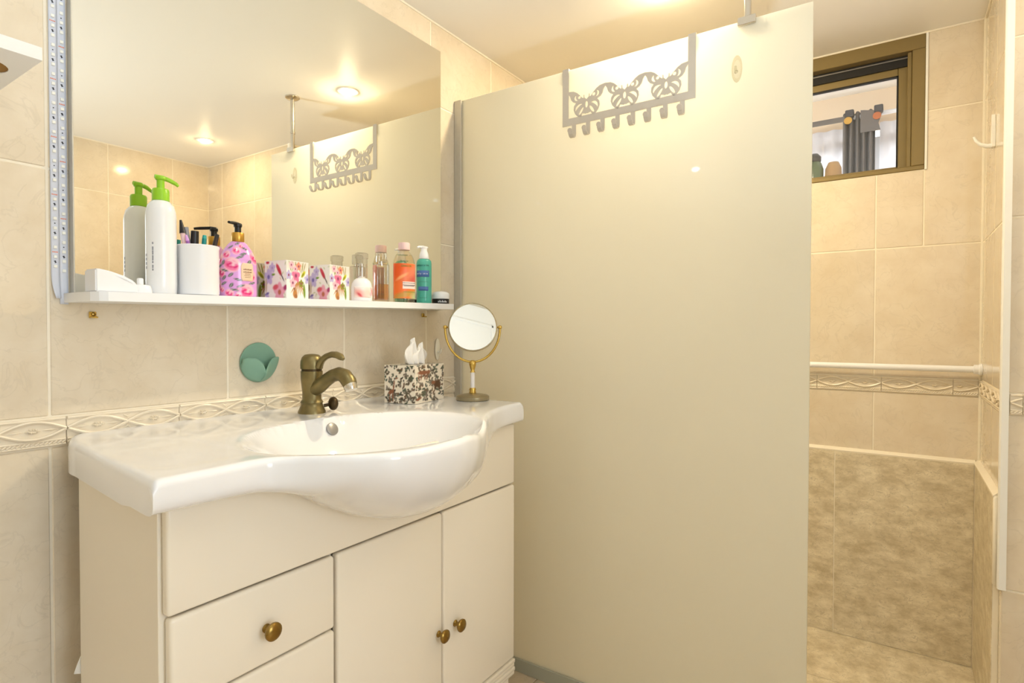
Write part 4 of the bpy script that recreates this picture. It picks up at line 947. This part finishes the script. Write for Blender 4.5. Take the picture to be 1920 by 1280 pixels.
# micellar water bottle
x = 1.207; t = thing('toiletry_bottle', 'clear bottle of peach liquid with orange label and pale pink cap', 'bottle', (x, -0.066, stop(x)), R(-27))
prof = [(0.0280, 0), (0.0315, 0.003), (0.0318, 0.012), (0.0318, 0.112), (0.0300, 0.124), (0.0250, 0.136), (0.0165, 0.1455), (0.0145, 0.1475), (0.0145, 0.152)]
obj('bottle', B().lathe(prof, seg=40, sy=0.68), M_PEACHW, t, 50)
obj('liquid', B().lathe([(r*0.93, z+0.002) for r, z in prof[:6]], seg=40, sy=0.66), M_PEACHW, t, 50)
obj('cap', B().lathe([(0.0150, 0.1515), (0.0168, 0.1525), (0.0168, 0.170), (0.0155, 0.1725), (0, 0.173)], seg=32), M_PINKCAP, t, 40)
b = B().grid(lambda s, tt: (0.0321*math.cos(R(-176)+R(172)*s), 0.0321*0.68*math.sin(R(-176)+R(172)*s), 0.012+0.100*tt), 60, 60)
lp = paint(C(238, 116, 50), [(.2, .80, .3, .25, .3, C(232, 92, 30), .5), (.75, .70, .35, .22, .4, C(226, 128, 96), .5), (.8, .55, .2, .12, .3, C(214, 96, 84), .5), (.35, .62, .2, .04, .5, C(246, 170, 110), .5), (.5, .12, .5, .08, .2, C(196, 150, 70), .5), (.9, .02, .25, .16, 0, C(196, 206, 150), .4)])
cols = []
for j in range(60):
    for i in range(60):
        u, v = i/59, j/59; c = lp(u, v)
        if u > .38 and .28 < v < .49: c = C(246, 226, 222)
        if u > .40 and .17 < v < .20: c = C(120, 150, 70)
        cols.append(c)
o = obj('label', b, M_PAINT, t, 60, cols=cols, fixn=False); q = o.modifiers.new('t', 'SOLIDIFY'); q.thickness = 0.0005; q.offset = 0
def curved_text(s, size, m, parent, R0, sy, a0, a1, z):
    n = len(s); b = B()
    for i, ch in enumerate(s):
        if ch == ' ': continue
        a = a0+(a1-a0)*((i+0.5)/n); nrm = math.atan2(math.sin(a), math.cos(a)*sy)
        b.add(*text_mesh(ch, size, Matrix.Translation((R0*math.cos(a), R0*sy*math.sin(a), z)) @ Matrix.Rotation(nrm+PI/2, 4, 'Z') @ Matrix.Rotation(PI/2, 4, 'X')))
    stuff(obj('lettering', b, m, parent, 0, fixn=False))
curved_text('GARNIER', 0.0085, M_INKY, o, 0.0327, 0.68, R(-118), R(-62), 0.1045)
curved_text('SkinActive', 0.0062, M_INKG, o, 0.0322, 0.68, R(-122), R(-82), 0.1185)
b = B()
for zz, n, a0, a1 in ((0.0565, 12, -108, -24), (0.0505, 14, -108, -24), (0.0480, 10, -100, -40)):
    for j in range(n):
        a = R(a0+(a1-a0)*j/n); b.box(-0.0009, 0.0009, -0.0002, 0.0002, zz-0.0012, zz+0.0010, 0, 1, Matrix.Translation((0.0326*math.cos(a), 0.0326*0.68*math.sin(a), 0)) @ Matrix.Rotation(math.atan2(math.sin(a), math.cos(a)*0.68)+PI/2, 4, 'Z'))
obj('small_print', b, M_INKD, o)
# teal pump bottle
x = 1.291; t = thing('toiletry_bottle', 'slim teal pump bottle with white pump head and blue panels', 'bottle', (x, -0.066, stop(x)), R(-32))
prof = [(0.0200, 0), (0.0225, 0.002), (0.0228, 0.010), (0.0228, 0.120), (0.0215, 0.1275), (0.0175, 0.132), (0.0140, 0.1335)]
obj('bottle', B().lathe(prof, seg=36, sy=0.85), M_TEALB, t, 50)
obj('pump_collar', B().lathe([(0.0140, 0.1335), (0.0150, 0.1355), (0.0140, 0.146), (0.0110, 0.155), (0.0095, 0.157), (0.0095, 0.165)], seg=28), M_WHITE, t, 50)
b = B().lathe([(0.0100, 0.1645), (0.0105, 0.166), (0.0105, 0.170), (0, 0.172)], seg=20); b.tube([(0.012, 0.004, 0.1690), (-0.004, -0.001, 0.1695), (-0.018, -0.009, 0.1680), (-0.024, -0.013, 0.1650)], [0.003, 0.0042, 0.0038, 0.0028], 10)
obj('nozzle', b, M_WHITE, t, 50)
M_BLUEP = mat('blue_print', (72, 112, 176), 0.4, noise=0.05)
def wrap(name, a0, a1, z0, z1, m, R0=0.0231):
    b = B().grid(lambda s, tt: (R0*math.cos(R(a0)+R(a1-a0)*s), R0*0.85*math.sin(R(a0)+R(a1-a0)*s), z0+(z1-z0)*tt), 20, 3)
    o = obj(name, b, m, t, 60, fixn=False); q = o.modifiers.new('t', 'SOLIDIFY'); q.thickness = 0.0004; q.offset = 0; return o
pn = wrap('blue_panel', -170, -62, 0.079, 0.098, M_BLUEP); curved_text('oily skin', 0.0066, M_INKW, pn, 0.0235, 0.85, R(-162), R(-74), 0.0885)
pn = wrap('blue_panel', -150, -70, 0.038, 0.050, M_BLUEP)
curved_text('sebocalm', 0.0085, mat('dark_green_ink', (16, 84, 84), 0.6, noise=0.05), t, 0.0234, 0.85, R(-172), R(-68), 0.1135)
wrap('printed_line', -150, -70, 0.0640, 0.0646, M_INKG); wrap('printed_line', -140, -80, 0.0165, 0.0171, M_INKG)
# cream jar
x = 1.3655; t = thing('cream_jar', 'small black cosmetic jar with a white domed lid at the right end of the shelf', 'jar', (x-0.004, -0.070, stop(x)), R(-48))
obj('jar', B().lathe([(0.0250, 0), (0.0265, 0.0015), (0.0265, 0.0155), (0.0240, 0.0165)], seg=36), M_BLACK, t, 40)
obj('lid', B().lathe([(0.0270, 0.0160), (0.0278, 0.0175), (0.0278, 0.028), (0.0255, 0.034), (0.0190, 0.038), (0.009, 0.0395), (0, 0.0398)], seg=36), M_WHITE, t, 50)
b = B()
for j in range(7):
    a = R(-105+9*j); b.box(-0.0010, 0.0010, -0.0002, 0.0002, 0.0045, 0.0085+0.002*(j % 2), 0, 1, Matrix.Translation((0.0267*math.cos(a), 0.0267*math.sin(a), 0)) @ Matrix.Rotation(a+PI/2, 4, 'Z'))
obj('small_print', b, M_INKW, t)

# ------------------------------------------------------------------ white board with lamp hole, top left
bd = thing('light_board', 'white wall board with a round hole in its underside, upper left corner', 'shelf board', (-0.30, 0, 1.4285))
n = 28; hole = [(0.590+0.030*math.cos(2*PI*i/n), -0.180+0.030*math.sin(2*PI*i/n)) for i in range(n)]
outer = [(0, -0.0005), (0, -0.25), (0.6085, -0.25), (0.6085, -0.0005)]
cu = bpy.data.curves.new('board', 'CURVE'); cu.dimensions = '2D'; cu.fill_mode = 'BOTH'; cu.extrude = 0.009
for lp_ in (outer, [(0.560+0.033*math.cos(2*PI*i/n), -0.165+0.033*math.sin(2*PI*i/n)) for i in range(n)]):
    s_ = cu.splines.new('POLY'); s_.points.add(len(lp_)-1); s_.use_cyclic_u = True
    for i, q in enumerate(lp_): s_.points[i].co = (q[0], q[1], 0, 1)
co = bpy.data.objects.new('board', cu); COL.objects.link(co)
bme = bpy.data.meshes.new_from_object(co.evaluated_get(bpy.context.evaluated_depsgraph_get())); bpy.data.objects.remove(co)
bme.materials.clear(); bme.materials.append(M_WHITEB); link('board', bme, None, bd, (0, 0, 0.009))
obj('hole_lining', B().lathe([(0.0328, 0.0012), (0.0328, 0.0165), (0, 0.0168)], (0.560, -0.165, 0), 28), mat('raw_chipboard', (150, 112, 52), 0.8, noise=0.25, nscale=200), bd)
obj('screw', B().lathe([(0.003, 0), (0.002, -0.001)], (0.560, -0.215, 0), 10), M_BRASS, bd)

# ------------------------------------------------------------------ shower fittings
rail = thing('towel_rail', 'white tubular rail along the shower wall above the relief border', 'rail', (2.331, 0, 0.932))
obj('rail_tube', B().tube([(0, -1.458, 0), (0, -0.02, 0)], 0.0105, 16), M_WHITE, rail, 50)
for y in (-1.4725, -0.0005):
    s = 1 if y < -1 else -1
    obj('end_flange', B().lathe([(0.0185, 0), (0.0185, 0.006), (0.0150, 0.010), (0.0150, 0.020), (0.0120, 0.0215)], (0, y, 0), 24, mtx=Matrix.Rotation(-PI/2*s, 4, 'X')), M_WHITE, rail, 40)
hk = thing('robe_hook', 'white curved plastic hook stuck on the side wall of the shower', 'hook', (2.118, YS+0.0006, 1.618))
b = B().prism([(-0.012, -0.045), (0.012, -0.045), (0.0135, -0.020), (0.012, 0.010), (0.006, 0.042), (0, 0.048), (-0.006, 0.042), (-0.012, 0.010), (-0.0135, -0.020)], 0, 0.008, 'y')
obj('base_plate', b, M_PVC, hk, 40)
obj('prong', B().tube([(0, 0.006, -0.040), (0, 0.018, -0.039), (0, 0.032, -0.032), (0, 0.042, -0.020), (0, 0.047, -0.008)], [0.0065, 0.006, 0.005, 0.004, 0.003], 10), M_PVC, hk, 60)
pf_ = thing('tape_scrap', 'scrap of white tape sticking out behind the left side of the vanity', 'tape', (0.402, -0.088, 0.49))  # loose scrap of white tape
obj('tape_flap', B().prism([(0, 0), (0, -0.030), (-0.010, -0.026), (-0.006, -0.014)], 0, 0.002, 'y'), M_PAPER, pf_)

# ------------------------------------------------------------------ room beyond the window
rod = thing('curtain_rod', 'white curtain rod seen through the small window', 'curtain rod', (3.80, 0, 2.262))
obj('rod', B().tube([(0, -2.3, 0), (0, 1.0, 0)], 0.012, 12), M_WHITE, rod, 50)
for y in (-2.2, 0.95): obj('bracket', B().box(-0.008, 0.100, y-0.01, y+0.01, -0.014, 0.014, 0.002), M_WHITE, rod)
def drape(name, label, y0, y1, ztop, zbot, amp, nf, m, x0=3.80, group=None):
    b = B().grid(lambda s, t_: (x0+0.0+amp*math.sin(s*nf*2*PI)*(0.5+0.5*(1-t_)), y0+(y1-y0)*s, zbot+(ztop-zbot)*t_), max(20, int(nf*12)), 8)
    o = obj(name, b, m, None, 80, fixn=False); q = o.modifiers.new('t', 'SOLIDIFY'); q.thickness = 0.001
    return tag(o, label, 'curtain', group)
drape('sheer_curtain', 'white sheer curtain left of the grey drape beyond the window', -0.990, 0.85, 2.225, 0.1, 0.020, 22, M_SHEER, 3.845)
drape('sheer_curtain', 'white sheer curtain right of the grey drape beyond the window', -2.15, -1.155, 2.225, 0.1, 0.020, 13, M_SHEER, 3.845)
M_DRAPE = mat('grey_drape', (112, 106, 102), 0.85, noise=0.08, nscale=50)
dr = thing('grey_curtain', 'grey eyelet curtain gathered between the white sheers beyond the window', 'curtain', (3.79, -1.045, 0.1))
b = B().grid(lambda s, t_: (0.022*math.sin(s*5*2*PI), -0.090+0.155*s*(1.0), 2.185*t_), 60, 8); o = obj('cloth', b, M_DRAPE, dr, 80, fixn=False); q = o.modifiers.new('t', 'SOLIDIFY'); q.thickness = 0.002
b = B().prism([(-0.02, 2.06), (-0.115, 2.06), (-0.105, 2.10), (-0.125, 2.165), (-0.02, 2.185)], -0.030, -0.026, 'x'); obj('corner_flap', b, M_DRAPE, dr)
b = B().box(-0.036, -0.030, 0.055, 0.60, 2.135, 2.165, 0.002); obj('top_hem', b, M_DRAPE, dr)
for y, mc in ((0.040, M_CREAMCAP), (-0.098, mat('copper', (190, 110, 66), 0.3, metal=0.7, noise=0.1))):
    obj('eyelet', B().lathe([(0.010, -0.003), (0.020, -0.003), (0.020, 0.003), (0.010, 0.003)], (-0.034, y, 2.138), 20, mtx=Matrix.Rotation(PI/2, 4, 'Y')), mc, dr)
    obj('tab', B().box(-0.042, 0.03, y-0.028, y+0.014, 2.158, 2.196, 0.004), mat('charcoal_cloth', (70, 70, 74), 0.85, noise=0.1), dr)
# jar on the outer window sill
js = thing('sill_shelf', 'narrow wooden shelf fixed outside the small window', 'shelf', (XR+0.12, -0.9, 1.560))
obj('board', B().box(0.001, 0.14, -0.35, 0.35, 0, 0.018, 0.002), mat('pine', (190, 150, 100), 0.5, noise=0.15, nscale=30), js)
js2 = thing('storage_jar', 'green glass jar with a dark lid on the shelf outside the window', 'jar', (XR+0.185, -0.972, 1.5785))
obj('jar', B().lathe([(0.026, 0), (0.031, 0.004), (0.032, 0.105), (0.024, 0.130), (0.019, 0.136)], seg=24), mat('green_glass', (120, 140, 108), 0.15, noise=0.1), js2, 50)
obj('lid', B().lathe([(0.021, 0.135), (0.023, 0.138), (0.023, 0.155), (0.012, 0.168), (0, 0.169)], seg=24), mat('dark_grey', (78, 80, 84), 0.4, noise=0.1), js2, 50)
jb = thing('clay_pot', 'tan round pot beside the green jar outside the window', 'pot', (XR+0.195, -1.036, 1.5785))  # round clay pot next to the jar
obj('pot', B().lathe([(0.018, 0), (0.026, 0.020), (0.030, 0.070), (0.028, 0.105), (0.018, 0.128), (0, 0.132)], seg=24), mat('tan_clay', (206, 172, 128), 0.6, noise=0.08), jb, 60)

# ------------------------------------------------------------------ ceiling lamps
LL = ['recessed ceiling lamp over the shower behind the frosted screen', 'recessed ceiling lamp near the shower entrance, seen in the wall mirror',
      'recessed ceiling lamp over the left end of the vanity', 'recessed ceiling lamp by the open bathroom door']
for (p, st_, co_), lb in zip(LAMPS, LL):
    t = thing('downlight', lb, 'lamp', (p[0], p[1], ZC-0.0005))
    obj('ring', B().lathe([(0.029, 0), (0.042, 0), (0.042, -0.0015), (0.036, -0.003), (0.030, -0.002), (0.029, 0)], seg=32), M_WHITE, t, 40)
    obj('bulb', B().lathe([(LAMP_R*0.9, -0.0005), (LAMP_R*0.9, -0.004), (LAMP_R*0.75, -0.0075), (LAMP_R*0.4, -0.0105), (0, -0.0115)], seg=24), mat('lamp_glow', (255, 250, 240), 0.3, emit=(st_, co_), noise=0.01), t, 60)
